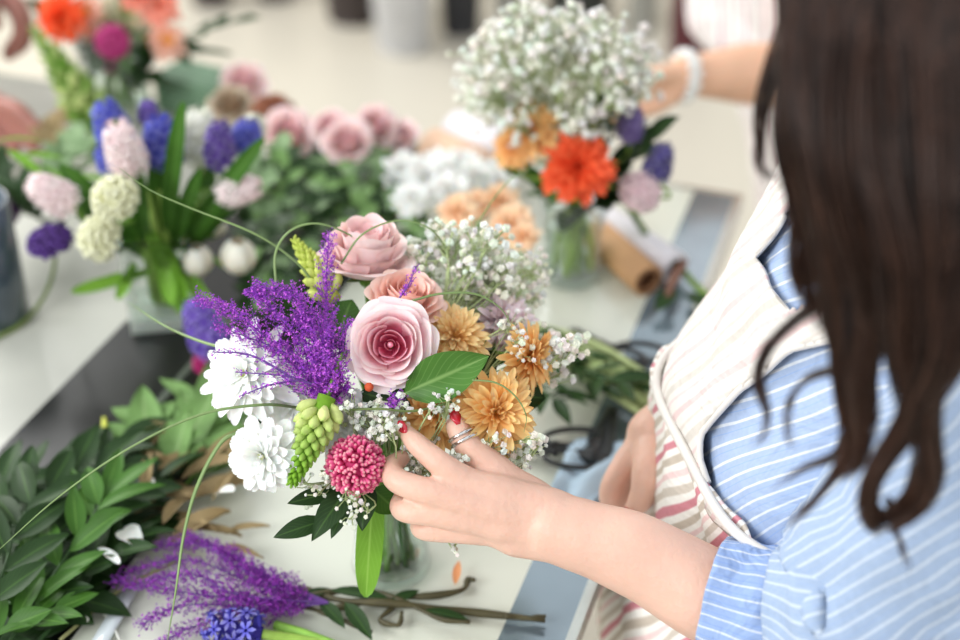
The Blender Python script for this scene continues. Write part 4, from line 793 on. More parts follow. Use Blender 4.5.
# purple hyacinth + magenta flower glimpsed at left of the front bouquet
p = T(215, 352, .03); t = hyacinth('hyacinth', 'violet hyacinth behind the left edge of the front bouquet', p, ax(-.3, .2, .9), .05, .022, srgb(92, 56, 176), srgb(120, 84, 200)); stem(t, [p, T(250, 380, .01)], .004)
p = T(206, 362, .01); t = pomflower('magenta_flower', 'small magenta flower under the violet hyacinth by the front bouquet', p, ax(0, -.5, .8), .014, (srgb(190, 20, 110), srgb(220, 50, 140), srgb(220, 110, 160)), None, 70, fat=.1); stem(t, [p, T(240, 380, .005)], .002)
# ------------------------------------------------------------------ white fluffy and peach flowers, paper rolls
WG = 'white carnations lying behind the front bouquet'
for lab, px, py, y, rr in (('white carnation furthest left of the lying ones', 403, 172, 1.3, .026), ('white carnation lying second from the left behind the front bouquet', 425, 180, 1.27, .027), ('white carnation near the brown paper roll', 440, 170, 1.32, .026), ('lowest white carnation of the lying ones', 450, 192, 1.24, .027), ('white carnation right beside the peach ones', 478, 178, 1.3, .028), ('white carnation furthest right of the lying ones', 500, 182, 1.3, .024), ('white carnation at the back centre of the lying ones', 462, 168, 1.34, .024), ('small white carnation behind the pale rose', 412, 200, 1.22, .022)):
    p = Yp(px, py, y); t = mum('white_carnation', lab, p, ax(R.uniform(-.4, .4), -.5, .8), rr, srgb(250, 250, 246), srgb(254, 254, 252), srgb(240, 238, 220), 'round', WG, 'carnation'); stem(t, [p, Vector((p.x, p.y + .03, TZ + .006)), Vector((p.x + .02, p.y + .1, TZ + .004))], .002)
for lab, px, py, y, rr in (('peach carnation left, above the baby\'s breath', 458, 214, 1.15, .022), ('peach carnation right, close to the orange bouquet\'s vase', 512, 226, 1.15, .026), ('peach carnation between the two others', 500, 204, 1.2, .024), ('pale peach carnation left of the centre one', 478, 206, 1.2, .02), ('peach carnation nearest the small vase', 524, 238, 1.13, .018)):
    p = Yp(px, py, y); t = mum('peach_carnation', lab, p, ax(R.uniform(-.4, .4), -.5, .8), rr, srgb(255, 206, 160), srgb(255, 226, 194), srgb(252, 200, 150), 'round', 'peach carnations lying behind the front bouquet', 'carnation'); stem(t, [p, Vector((p.x, p.y + .03, TZ + .006)), Vector((p.x + .02, p.y + .1, TZ + .004))], .002)
def roll(lab, a, b2, r, m_, inner=None, wall=.003):
    A, Bq = Vector(a), Vector(b2); t = thing('paper_roll', lab, 'paper roll', A, 'wrapping paper rolls'); M = place(A, Bq - A); L = (Bq - A).length; mb = MB()
    lathe(mb, M, [(r - wall, 0), (r, 0), (r, L), (r - wall, L), (r - wall, 0)], 36); mb.build('paper', m_, t)
    mb = MB(); lathe(mb, M, [(r * .62, -.001), (r * .66, -.001), (r * .66, L + .001), (r * .62, L + .001), (r * .62, -.001)], 24); mb.build('core', inner or m_, t)
    mb = MB()   # wound layers
    tube(mb, [M @ Vector(((r * .68 + .3 * r * k / 60) * math.cos(k * .5), (r * .68 + .3 * r * k / 60) * math.sin(k * .5), .0012)) for k in range(50)], .0009, 4, cap=False); mb.build('wound_layers', inner or m_, t); return t
KR = mat('kraft_paper', srgb(196, 152, 108), .7, .12, 20); KD = mat('kraft_core', srgb(140, 98, 66), .8, .1); WP = mat('white_paper', srgb(222, 218, 222), .6, .04); TP = mat('tan_paper', srgb(214, 178, 150), .7, .05)
roll('brown kraft paper roll with its open end to the front right', T(648, 281, .019), T(596, 234, .019), .0185, KR, KD)
roll('white paper roll lying behind the kraft roll', T(675, 268, .019), T(575, 200, .019), .0185, WP)
roll('tan paper roll lying behind the white carnations', T(500, 182, .032), T(432, 150, .032), .028, TP)
roll('white paper roll beyond the tan roll', T(520, 160, .032), T(455, 130, .032), .026, WP)
# brown twisted stem with dark leaf and green stem
t = thing('rose_cutting', 'green cut stem with a brown end and dark leaf right of the kraft roll', 'stem', T(700, 290, .01)); mb = MB()
tube(mb, cr([T(712, 300, .008), T(695, 285, .01), T(680, 268, .014), T(655, 245, .02), T(640, 225, .05), T(625, 200, .08)], 20), .004, 7, [lerp(srgb(120, 150, 60), srgb(70, 100, 50), i / 20) for i in range(21)]); mb.build('stem', STEM, t)
mb = MB(); tube(mb, cr([T(683, 262, .02), T(676, 276, .02), T(670, 288, .02), T(668, 298, .015)], 10), [.006] * 6 + [.005] * 5, 7, srgb(120, 82, 66)); mb.build('brown_sheath', STEM, t)
leaf('', '', T(675, 288, .02), T(656, 312, .012), .022, LEAFD, parent=t); leaf('', '', T(690, 292, .01), T(712, 314, .012), .02, LEAFD, parent=t)
# ------------------------------------------------------------------ ORANGE BOUQUET in the small vase
ON = OVB + Vector((0, 0, .11)); OY = OVB.y
def ost(t, p, axv=(0, -.3, 1), r=.002): fstem(t, p, axv, r, lerp(GR, GRL, .5), OVB, ON, .02)
p = Yp(578, 168, OY - .05); t = mum('orange_red_gerbera', 'bright red orange flower at the front of the bouquet in the small vase', p, ax(.05, -.75, .6), .0395, srgb(240, 76, 34), srgb(255, 112, 66), srgb(240, 90, 40), 'orange', None, 'flower'); ost(t, p)
for lab, px, py, rr in (('light orange flower at the upper left of the vase bouquet', 532, 132, .032), ('light orange flower lower left of the vase bouquet', 515, 148, .024)):
    p = Yp(px, py, OY - .02); t = mum('light_orange_flower', lab, p, ax(-.3, -.6, .6), rr, srgb(255, 176, 90), srgb(255, 208, 144), srgb(240, 160, 60), 'orange', 'light orange flowers of the vase bouquet'); ost(t, p)
p = Yp(628, 138, OY); t = hyacinth('hyacinth', 'violet hyacinth at the back right of the vase bouquet', p, ax(.1, 0, 1), .03, .016, srgb(92, 66, 140), srgb(122, 96, 170)); ost(t, p)
p = Yp(654, 178, OY - .02); t = hyacinth('hyacinth', 'dark blue hyacinth at the right of the vase bouquet', p, ax(.2, 0, 1), .035, .017, srgb(46, 30, 110), srgb(66, 50, 140)); ost(t, p, (-.5, 0, .8))
p = Yp(640, 192, OY - .04); t = pomflower('pale_pink_flower', 'pale pink round flower under the dark blue hyacinth', p, ax(.3, -.5, .8), .023, (srgb(236, 206, 212), srgb(248, 226, 228), srgb(244, 224, 222)), None, 130, fat=.09); ost(t, p)
gyp('babys_breath', "big baby's breath cloud over the vase bouquet", ON, [Yp(555 + 88 * math.sqrt(a) * math.cos(b2), 78 + 62 * math.sqrt(a) * math.sin(b2), OY + R.uniform(-.05, .06)) for a, b2 in [(R.random(), R.random() * 6.28) for k in range(80)]], "baby's breath of the vase bouquet", .0056, .028, 13, sr=.0005, lod=1)
gyp('babys_breath', "loose baby's breath sprig at the upper right of the vase bouquet", ON, [Yp(x, y, OY) for x, y in ((585, 35), (600, 22), (620, 30), (640, 38), (648, 50), (632, 62), (612, 48), (600, 42), (650, 72), (636, 82))], "baby's breath of the vase bouquet", .0062, .014, 7, sr=.0005, lod=1)
gyp('babys_breath', "upper left baby's breath tip of the vase bouquet", ON, [Yp(x, y, OY) for x, y in ((515, 8), (528, 16), (500, 25), (492, 35), (520, 30), (540, 20), (550, 34), (480, 70), (476, 90))], "baby's breath of the vase bouquet", .0062, .016, 8, sr=.0005, lod=1)
sprig('leaf_sprig', 'dark leaves behind the red orange flower', [ON, Yp(595, 165, OY), Yp(600, 135, OY), Yp(598, 118, OY)], 9, .04, .028, LEAFD, group='leaves of the vase bouquet')
sprig('leaf_sprig', 'dark leaves right of the red orange flower', [ON, Yp(610, 185, OY), Yp(625, 165, OY), Yp(650, 140, OY)], 10, .035, .024, LEAFD, group='leaves of the vase bouquet')
sprig('leaf_sprig', 'bright leaves left under the light orange flowers', [ON, Yp(550, 200, OY), Yp(535, 185, OY), Yp(520, 175, OY)], 8, .03, .02, LEAFM, group='leaves of the vase bouquet')
sprig('leaf_sprig', 'dark leaves at the throat of the small vase', [ON - Vector((0, 0, .01)), Yp(570, 225, OY), Yp(590, 210, OY - .02), Yp(610, 200, OY - .02)], 11, .035, .03, LEAFD, group='leaves of the vase bouquet')
GB2 = thing('stem_greenery', 'plain yellow green stems standing in the small glass vase', 'greenery', OVB + Vector((0, 0, .013)))
for i in range(12):
    th = i * 2.4; rr = .024 * math.sqrt((i + .5) / 12); a = OVB + Vector((-math.cos(th) * rr, -math.sin(th) * rr, .013)); mb = MB(); tube(mb, cr([a, a.lerp(ON, .5) + Vector((.006 * math.sin(i * 3), 0, 0)), ON + Vector((math.cos(th) * rr, math.sin(th) * rr, .03))], 6), R.uniform(.002, .004), 6, lerp(srgb(120, 150, 50), srgb(176, 196, 96), R.random())); mb.build('stem', STEM, GB2)
GB1 = thing('stem_greenery', 'plain green stems standing in the front glass vase', 'greenery', VB + Vector((0, 0, .013)))
for k in range(8):
    th = k * 2.4 + .5; rr = .018; a = VB + Vector((-math.cos(th) * rr, -math.sin(th) * rr, .013)); mb = MB(); tube(mb, cr([a, a.lerp(NECK, .5), NECK + Vector((math.cos(th) * rr, math.sin(th) * rr, .05))], 6), R.uniform(.0016, .0028), 6, lerp(GRD, GR, R.random())); mb.build('stem', STEM, GB1)

# ------------------------------------------------------------------ scissors, secateurs, stem bundle, cloth
def ringpts(c, rx, ry, a, n=28): return [Vector((c.x + rx * math.cos(q) * math.cos(a) - ry * math.sin(q) * math.sin(a), c.y + rx * math.cos(q) * math.sin(a) + ry * math.sin(q) * math.cos(a), c.z)) for q in [k * 2 * math.pi / n for k in range(n + 1)]]
BLK = mat('black_handle', srgb(30, 31, 32), .4, .1, coat=.2); BSTEEL = mat('dark_blade', srgb(60, 62, 62), .35, .1, metal=.6)
def scissors(lab, pivot, tip, c1, c2, a1, a2, rx=.024, ry=.012):
    t = thing('scissors', lab, 'scissors', pivot, 'florist scissors on the table')
    for c, a in ((c1, a1), (c2, a2)):
        mb = MB(); tube(mb, ringpts(c, rx, ry, a), .0028, 8, cap=False); v = (c - pivot).normalized(); tube(mb, cr([pivot, pivot.lerp(c, .5), c - v * rx * .8], 6), [.0035] * 7, 8); mb.build('handle', BLK, t)
    for s in (-1, 1):
        v = tip - pivot; sd = Vector((-v.y, v.x, 0)).normalized(); p1 = tip + sd * s * .003; mb = MB(); q = [pivot + sd * .006 * s, pivot - sd * .005 * s, p1]; z = Vector((0, 0, .002))
        mb.add([x - z for x in q] + [x + z * (.4 + .6 * (s > 0)) for x in q], [(2, 1, 0), (3, 4, 5), (0, 1, 4, 3), (1, 2, 5, 4), (2, 0, 3, 5)]); mb.build('blade', BSTEEL, t, smooth=False)
    mb = MB(); lathe(mb, Matrix.Translation(pivot), [(.0001, .004), (.004, .004), (.004, -.003), (.0001, -.003)], 16); mb.build('pivot_screw', BSTEEL, t)
scissors('black scissors lying right of the front bouquet above the wrist', T(543, 449, .012), T(500, 449, .006), T(572, 437, .012), T(573, 459, .012), .12, -.18, .026, .011)
scissors('black scissors further back beside the green stem bundle', T(602, 345, .014), T(572, 328, .008), T(622, 357, .014), T(640, 352, .014), -.5, -.1, .026, .015)
# black sheath
t = thing('secateurs_sheath', 'black tool sheath lying on the table right of the scissors', 'sheath', T(592, 440, .01)); mb = MB(); A = T(594, 462, .008); Bq = T(612, 412, .008); v = (Bq - A); sd = v.cross(UP).normalized()
rows = []
for i in range(9):
    u = i / 8; wv_ = .016 - .009 * u; hh = .006; c = A + v * u; rows.append([c + sd * wv_ * x + Vector((0, 0, hh * z)) for x, z in ((-1, 0), (-.8, .9), (0, 1.2), (.8, .9), (1, 0), (.8, -.9), (0, -1.1), (-.8, -.9))])
grid(mb, rows, [[(1, 1, 1)] * 8] * 9, closed=True); mb.f += [tuple(range(8))[::-1], tuple(range(64, 72))]; mb.build('body', BLK, t); mb = MB(); tube(mb, [A + Vector((0, 0, .009)), A.lerp(Bq, .5) + Vector((0, 0, .009))], .002, 6); mb.build('strap', BLK, t)
BS = thing('stem_bundle', 'bundle of pale green cut stems lying right of the front bouquet', 'stem bundle', T(590, 365, .01))
for i in range(16):
    s = (i - 8) / 8; A = T(540 + R.uniform(-8, 8), 340 + s * 14, .012 + .012 * R.random()); Bq = T(646 + R.uniform(-6, 6), 398 + s * 26, .01 + .02 * R.random()); mb = MB()
    tube(mb, cr([A, A.lerp(Bq, .5) + Vector((R.uniform(-.004, .004), R.uniform(-.004, .004), .006)), Bq], 6), R.uniform(.0018, .0034), 6, lerp(srgb(110, 140, 70), srgb(196, 206, 150), R.random())); mb.build('stem', STEM, BS)
for lab, pts in (('dark leafy branch on top of the stem bundle', ((520, 325, .02), (545, 350, .03), (575, 370, .03), (600, 388, .03))), ('dark leafy branch under the side-on orange flower', ((515, 345, .02), (535, 372, .03), (545, 392, .03), (560, 400, .03))), ('leafy green branch across the end of the stem bundle', ((560, 350, .02), (590, 372, .03), (620, 382, .04), (650, 390, .03)))):
    sprig('bundle_branch', lab, tl(*pts), 9, .04, .014, LEAFD, group='leafy branches on the stem bundle', stemr=.002)
# pale blue cloth under the scissors and wrist
t = thing('blue_cloth', 'pale blue cloth hanging over the table edge beside the far hand', 'cloth', T(600, 480, .004)); mb = MB(); rows = []; cc = []
for i in range(15):
    u = i / 14; row = []
    for j in range(15):
        v = j / 14; q = T(572 - 30 * u + v * (62 - 16 * u), 448 + 64 * u, .003); z = .006 + .004 * math.sin(v * 9 + u * 3) + .003 * math.sin(u * 11 + v * 4); row.append(Vector((q.x, q.y, TZ + z)))
    rows.append(row)
grid(mb, rows, [[(1, 1, 1)] * 15] * 15); o = mb.build('fabric', mat('blue_fabric', srgb(178, 200, 216), .8, .06, 20, bump=.3, bscale=70), t); s_ = o.modifiers.new('thick', 'SOLIDIFY'); s_.thickness = .003
# ------------------------------------------------------------------ PEOPLE
def skinmat(name, c):
    m = mat(name, c, .45, .07, 26, sss=.3, spec=.4, bump=.22, bscale=220); return m
SKIN = skinmat('fair_skin', srgb(228, 186, 166)); SKIN2 = skinmat('tan_skin', srgb(226, 180, 150)); SKIN3 = skinmat('rosy_skin', srgb(160, 108, 96))
NAIL = mat('red_nail_varnish', srgb(206, 22, 50), .15, .02, coat=.8); SILVER = mat('silver', srgb(225, 225, 225), .18, .03, metal=1)
def chain(mb, pts, rs, flat=1.0, seg=16, sub=6):
    """rounded tapering limb through joints, closed at both ends"""
    pts = [Vector(p) for p in pts]; n = (len(pts) - 1) * sub; P = cr(pts, n); rr = []
    for i in range(n + 1):
        u = i / sub; k = min(int(u), len(rs) - 2); t = u - k; t = t * t * (3 - 2 * t); rr.append(rs[k] * (1 - t) + rs[k + 1] * t)
    tg0 = (P[0] - P[1]).normalized(); tg1 = (P[-1] - P[-2]).normalized(); A = []; B = []
    for q in (1, .85, .6, .3): A.append((P[0] + tg0 * rr[0] * q * .98, rr[0] * math.sqrt(max(.02, 1 - q * q))))
    for q in (.3, .6, .85, 1): B.append((P[-1] + tg1 * rr[-1] * q * .98, rr[-1] * math.sqrt(max(.02, 1 - q * q))))
    P = [a[0] for a in A] + P + [b[0] for b in B]; rr = [a[1] for a in A] + rr + [b[1] for b in B]
    tube(mb, P, rr, seg, flat=flat)
def fuse(name, mb, m, parent, voxel, smooth=6):
    o = mb.build('tmp_' + name, m, None, origin=parent['_o']); rm = o.modifiers.new('r', 'REMESH'); rm.mode = 'VOXEL'; rm.voxel_size = voxel; rm.use_smooth_shade = True
    sm = o.modifiers.new('s', 'SMOOTH'); sm.factor = .5; sm.iterations = smooth
    bpy.context.view_layer.update(); dg = bpy.context.evaluated_depsgraph_get(); me = bpy.data.meshes.new_from_object(o.evaluated_get(dg)); bpy.data.objects.remove(o)
    me.name = name; me.materials.clear(); me.materials.append(m); me.polygons.foreach_set('use_smooth', [True] * len(me.polygons))
    r = bpy.data.objects.new(name, me); COL.objects.link(r); r.parent = parent; r['_o'] = tuple(parent['_o']); return r
def add_head(mb, C, Fd, s=1.0):
    """skull, jaw, nose, ears, lips, brow; Fd = facing direction"""
    f = Vector(Fd).normalized(); l = UP.cross(f).normalized(); u = f.cross(l); Mh = Matrix((f, l, u)).transposed().to_4x4(); Mh.translation = C
    def el(x, y, z, a, b, c): 
        vs = MB(); ball(vs, None, 1, M=Matrix.Translation((x * s, y * s, z * s)) @ Matrix.Diagonal((a * s, b * s, c * s, 1)), rings=12, seg=18); mb.add([Mh @ Vector(v) for v in vs.v], vs.f)
    el(-.01, 0, .02, .098, .078, .095); el(.028, 0, -.035, .062, .058, .075); el(.058, 0, -.088, .024, .026, .02)
    el(.088, 0, -.02, .02, .011, .022); el(.098, 0, -.032, .013, .014, .01); el(.078, 0, .018, .016, .05, .012)
    for q in (-1, 1): el(.0, q * .078, -.015, .018, .008, .03); el(.06, q * .04, -.03, .028, .022, .025); el(.07, q * .031, -.001, .017, .014, .009)
    el(.082, 0, -.058, .014, .022, .0055); el(.081, 0, -.066, .014, .019, .0065)
    return Mh
def face_parts(body, Mh, s=1.0):
    EW = mat('eye_white', (.85, .85, .83), .2, .02); EI = mat('iris', (.08, .04, .02), .2, .1); LP_ = mat('lips', srgb(200, 110, 105), .4, .05)
    for q in (-1, 1):
        mb = MB(); ball(mb, None, .0125 * s, M=Mh @ Matrix.Translation((.076 * s, q * .031 * s, .0)), rings=8, seg=12); mb.build('eye', EW, body)
        mb = MB(); ball(mb, None, .0062 * s, M=Mh @ Matrix.Translation((.0855 * s, q * .031 * s, .0)) @ Matrix.Diagonal((.5, 1, 1, 1)), rings=6, seg=12); mb.build('iris', EI, body)
        mb = MB(); tube(mb, [Mh @ Vector((.088 * s, q * a * s, b * s)) for a, b in ((.014, .02), (.03, .026), (.046, .02))], .003 * s, 5); mb.build('eyebrow', HAIRM, body)
    mb = MB(); tube(mb, cr([Mh @ Vector((x * s, a * s, -.062 * s)) for x, a in ((.088, -.021), (.0965, 0), (.088, .021))], 6), [.002, .004, .005, .0052, .005, .004, .002], 6); mb.build('lips', LP_, body)
def hairmat(name, c0, c1):
    m = mat(name, attr=True, rough=.42, noise_amt=.25, scale=50, spec=.3); return m
HAIRM = hairmat('brown_hair', None, None)
HC0, HC1 = srgb(26, 19, 17), srgb(78, 52, 40)
def locks(guides, parent, name='hair', seedr=5, seg=3):
    """each guide: (points, lock radius start, end, strands, wave)"""
    rr = random.Random(seedr); mb = MB()
    for pts, r0, r1, n, wave in guides:
        NP = 26; P = cr(pts, NP)
        for k in range(n):
            a = rr.random() * 6.28; q = math.sqrt(rr.random()); ph = rr.gauss(0, .5); c = lerp(HC0, HC1, rr.random() ** 1.6); S = []; fre = rr.uniform(.8, 1.2); tr = rr.uniform(.72, 1.0)
            for i in range(NP + 1):
                u = i / NP * tr; j = min(NP - 1, int(u * NP)); p = P[j].lerp(P[j + 1], u * NP - j); rad_ = (r1 + (r0 - r1) * (1 - u) ** 1.7) * q; aa = a + wave * .6 * u
                off = Vector((math.cos(aa) * rad_, math.sin(aa) * rad_ * .8, math.sin(aa) * rad_ * .5)); wv = wave * .0035 * u
                off += Vector((math.sin(u * 14 * fre + ph), math.cos(u * 12 * fre + ph), 0)) * wv
                S.append(p + off)
            tube(mb, S, [.00055 * (1.15 - .9 * (i / NP) ** 3) for i in range(NP + 1)], seg, [lerp(c, HC1, .5 * (i / NP) ** 2) for i in range(NP + 1)], cap=False)
    return mb.build(name, HAIRM, parent)
def haircap(parent, Mh, s=1.0, col=HC0, back=.0):
    mb = MB(); rows = []
    for i in range(15):
        v = i / 14; rows.append([]); 
        for k in range(48):
            a = k / 48 * 2 * math.pi; front = math.cos(a); lim = 1.15 + .95 * (1 - max(0, front)) ** .7; el = v * lim
            r = 1 + .03 * math.sin(a * 16 + v * 4)
            rows[-1].append(Mh @ Vector(((-.014 + math.sin(el) * math.cos(a) * .108 * r) * s, math.sin(el) * math.sin(a) * .09 * r * s, (.018 + math.cos(el) * .108 * r) * s)))
    grid(mb, rows, [[lerp(col, HC1, .3 * (k % 3) / 2) for k in range(48)]] * 15, closed=True); return mb.build('hair_cap', HAIRM, parent)

# cloth shell over a torso: sections (z, centre x, centre y, half depth, half width)
def tsec(secs, z):
    for i in range(len(secs) - 1):
        if z <= secs[i + 1][0] or i == len(secs) - 2:
            t = max(0, min(1, (z - secs[i][0]) / (secs[i + 1][0] - secs[i][0]))); t2 = t * t * (3 - 2 * t) * .5 + t * .5; return [secs[i][k] + (secs[i + 1][k] - secs[i][k]) * t2 for k in range(1, 5)]
class Torso:
    def __init__(s, secs, phi): s.secs = secs; s.F = Vector((-math.cos(phi), -math.sin(phi), 0)); s.L = Vector((math.sin(phi), -math.cos(phi), 0))
    def pt(s, th, z, off=0.0, fold=0.0, fs=12):
        cx, cy, a, b = tsec(s.secs, z); e = .85; c_, s_ = math.cos(th), math.sin(th)
        x = math.copysign(abs(c_) ** e, c_); y = math.copysign(abs(s_) ** e, s_)
        bust = .012 * math.exp(-((z - s.secs[3][0]) / .05) ** 2) * (math.exp(-((th - .55) / .38) ** 2) + math.exp(-((th + .55) / .38) ** 2))
        p = Vector((cx, cy, z)) + s.F * (x * (a + off) + bust) + s.L * (y * (b + off))
        if fold: p += (s.F * x + s.L * y) * fold * (noise.noise(Vector((th * 2.2, z * fs, 3.1))) + .7 * noise.noise(Vector((th * 5 + z * 22, z * fs * 1.5, 9.1))))
        return p
    def shell(s, name, m, parent, z0, z1, th0=-math.pi, th1=math.pi, off=.0, fold=.006, nz=40, nth=72, keep=None, lean=0, thick=.0025, fs=12):
        mb = MB(); full = th1 - th0 > 6.28; rows = []; uvs = []
        for i in range(nz + 1):
            for_z = z0 + (z1 - z0) * i / nz; row = []
            for k in range(nth + (0 if full else 1)):
                th = th0 + (th1 - th0) * k / nth; a, b = tsec(s.secs, for_z)[2:]
                row.append(s.pt(th, for_z, off, fold, fs)); uvs.append((th * (a + b) / 2 * .95, for_z))
            rows.append(row)
        grid(mb, rows, [[(1, 1, 1)] * len(rows[0])] * len(rows), None, uvs, closed=full)
        if keep:
            m2 = len(rows[0]); K = []
            for f in mb.f:
                c = Vector((0, 0)); 
                for i in f: c += Vector((th0 + (th1 - th0) * (i % m2) / nth, z0 + (z1 - z0) * (i // m2) / nz)) / len(f)
                if keep(c.x, c.y): K.append(f)
            mb.f = K
        o = mb.build(name, m, parent)
        if thick: q = o.modifiers.new('thick', 'SOLIDIFY'); q.thickness = thick; q.offset = 1
        return o
def sleeve(name, m, parent, pts, rs, fold=.006, n=40, seg=40, fs=26, thick=.002, sq=.92):
    mb = MB(); P = cr(pts, n); rows = []; uvs = []; acc = 0; x = None
    for i, p in enumerate(P):
        t = (P[min(i + 1, n)] - P[max(i - 1, 0)]).normalized()
        x = (UP.cross(t) if x is None else x); x = (x - t * x.dot(t)).normalized(); y = t.cross(x)
        u = i / n * (len(rs) - 1); k = min(int(u), len(rs) - 2); tt = u - k; tt = tt * tt * (3 - 2 * tt); r = rs[k] * (1 - tt) + rs[k + 1] * tt
        if i: acc += (P[i] - P[i - 1]).length
        row = []
        for q in range(seg + 1):
            a = q / seg * 2 * math.pi; rr = r + fold * noise.noise(Vector((math.cos(a) * 1.6, math.sin(a) * 1.6 + 5, acc * fs))) + fold * .5 * noise.noise(Vector((math.cos(a) * 4, math.sin(a) * 4, acc * fs * 2)))
            row.append(p + x * math.cos(a) * rr + y * math.sin(a) * rr * sq); uvs.append((a * .062, acc))
        rows.append(row)
    grid(mb, rows, [[(1, 1, 1)] * (seg + 1)] * (n + 1), None, uvs); o = mb.build(name, m, parent)
    q = o.modifiers.new('thick', 'SOLIDIFY'); q.thickness = thick; return o

# ---- main florist -------------------------------------------------
SB, SWH = srgb(160, 178, 208), srgb(210, 216, 224)
SHIRT = stripemat('blue_striped_shirt', SB, [(.06, .22, SWH), (.56, .60, srgb(140, 168, 214))], -.55, .0125, bump=.35)
SHIRTS = stripemat('blue_striped_sleeve', srgb(154, 171, 196), [(.08, .26, srgb(188, 199, 213)), (.60, .64, srgb(140, 164, 204))], -.35, .0085, bump=.25)
SHIRTC = stripemat('blue_striped_cuff', srgb(146, 168, 208), [(.1, .22, SWH), (.5, .56, srgb(128, 156, 212))], 0, .012, bump=.5)
APW = srgb(220, 215, 209)
BIB = stripemat('pale_striped_apron', APW, [(.06, .18, srgb(214, 190, 188)), (.36, .42, srgb(208, 200, 192)), (.56, .70, srgb(202, 196, 188)), (.82, .88, srgb(214, 196, 194))], -.3, .034, bump=.6)
APR = stripemat('striped_apron', srgb(240, 236, 230), [(.05, .2, srgb(206, 136, 146)), (.33, .47, srgb(196, 184, 170)), (.58, .68, srgb(232, 204, 202)), (.8, .93, srgb(206, 196, 184))], -.35, .034, bump=.35)
PX, PY, PZ = .27, .78, 0
woman = thing('person', 'long haired brunette woman in blue striped shirt and striped apron arranging the front bouquet', 'person', (PX, PY, 0))
SEC = [(.30, .27, .78, .12, .16), (.66, .262, .78, .13, .17), (.84, .275, .78, .115, .145), (.95, .292, .775, .125, .15), (1.04, .315, .77, .112, .155), (1.10, .33, .77, .098, .16), (1.15, .335, .77, .078, .145), (1.19, .33, .77, .05, .08)]
TW = Torso(SEC, rad(12))
TB = Torso([(z, x, y, a - .012, b - .012) for z, x, y, a, b in SEC], rad(12))
body = MB(); rows = [[TB.pt(k / 28 * 2 * math.pi, .66 + .53 * i / 22) for k in range(28)] for i in range(23)]
o_ = len(body.v); grid(body, rows, [[(1, 1, 1)] * 28] * 23, closed=True); body.f += [tuple(o_ + k for k in range(28))[::-1], tuple(o_ + 22 * 28 + k for k in range(28))]
HEADC = Vector((.262, .76, 1.375))
chain(body, [(.33, .77, 1.15), (.315, .77, 1.22), (.28, .765, 1.30)], [.055, .05, .052])
Mh = add_head(body, HEADC, (-1, -.05, -.45))
LS = Vector((.315, .645, 1.10)); EL_ = D(852, 655, .885); WR = D(552, 527, .932)
chain(body, [(.32, .74, 1.12), LS], [.05, .045]); chain(body, [LS, LS.lerp(EL_, .5) + Vector((.01, -.01, 0)), EL_], [.045, .042, .036], sub=8)
chain(body, [EL_, D(770, 622, .90), D(712, 597, .915), D(640, 557, .925), D(585, 537, .93), WR], [.037, .038, .0325, .0295, .026, .0245], flat=1, seg=24)
# palm and back of the hand
mcp = [D(470, 484, .926), D(468, 502, .922), D(475, 520, .927), D(488, 533, .936)]
for q, (mm, r0, r1) in enumerate(zip(mcp, (.0155, .0165, .016, .0135), (.0112, .0115, .0105, .0092))):
    wq = WR + (D(552, 508 + q * 12, .932) - D(552, 526, .932)) * .8
    chain(body, [wq + (wq - mm) * .35, wq, wq.lerp(mm, .55), mm], [r0 * 1.0, r0 * 1.12, .0145, r1])
chain(body, [WR, D(520, 518, .937), D(490, 510, .940)], [.02, .02, .014])
# fingers: index, middle, ring, little, thumb
chain(body, [mcp[0], D(443, 466, .922), D(419, 446, .926), D(404, 430, .934)], [.0108, .0092, .0080, .0058])
chain(body, [mcp[1], D(430, 492, .917), D(398, 481, .922), D(392, 467, .936), D(402, 458, .946)], [.0112, .0095, .0090, .0078, .0062])
chain(body, [mcp[2], D(433, 514, .924), D(404, 510, .928), D(402, 500, .945), D(413, 494, .956)], [.0104, .0090, .0086, .0074, .006])
chain(body, [mcp[3], D(449, 532, .934), D(423, 530, .938), D(420, 522, .953), D(430, 516, .962)], [.0092, .0078, .0074, .0064, .0055])
chain(body, [D(536, 508, .945), D(500, 476, .944), D(469, 447, .943), D(458, 427, .945), D(454, 414, .950)], [.019, .0132, .0100, .0088, .0062])
chain(body, [D(530, 505, .945), D(492, 486, .942)], [.017, .011])
# right arm and hand resting by the table edge
RS = Vector((.335, .905, 1.10)); RE = Vector((.31, .99, .90)); RWr = D(655, 436, 1.09)
chain(body, [(.33, .8, 1.12), RS], [.05, .045]); chain(body, [RS, RE], [.045, .036]); chain(body, [RE, RE.lerp(RWr, .5), RWr], [.037, .032, .024])
for q in range(4):
    k0 = D(628 + q * 5, 462 + q * 2, 1.085 + q * .004); chain(body, [RWr, k0], [.021, .0125]); chain(body, [k0, D(612 + q * 6, 486 + q * 2, 1.08 + q * .004), D(611 + q * 6, 508, 1.085 + q * .004), D(618 + q * 5, 520, 1.10)], [.0118, .0098, .0086, .0066])
chain(body, [RWr, D(648, 470, 1.06), D(642, 496, 1.06), D(632, 512, 1.065)], [.018, .013, .0105, .0075])
bodyo = fuse('body', body, SKIN, woman, .0017, 9)
face_parts(bodyo, Mh)
def nail(pts, w_, nrm):
    mb = MB(); a, b_ = pts; leaf_mb(mb, a, b_, w_, nrm, .25, -.35, 'strap', 0, 8, 3); o = mb.build('fingernail', NAIL, bodyo); q = o.modifiers.new('thick', 'SOLIDIFY'); q.thickness = .0008; return o
toc = -ray(430, 430).normalized()
nail((D(459, 424, .9365), D(450.5, 404, .944)), .0085, toc + Vector((.35, 0, .1)))
nail((D(406, 433.5, .9255), D(398, 421, .930)), .0068, toc + Vector((-.7, 0, .3)))
nail((D(624, 508, 1.05), D(629, 523, 1.055)), .009, toc)
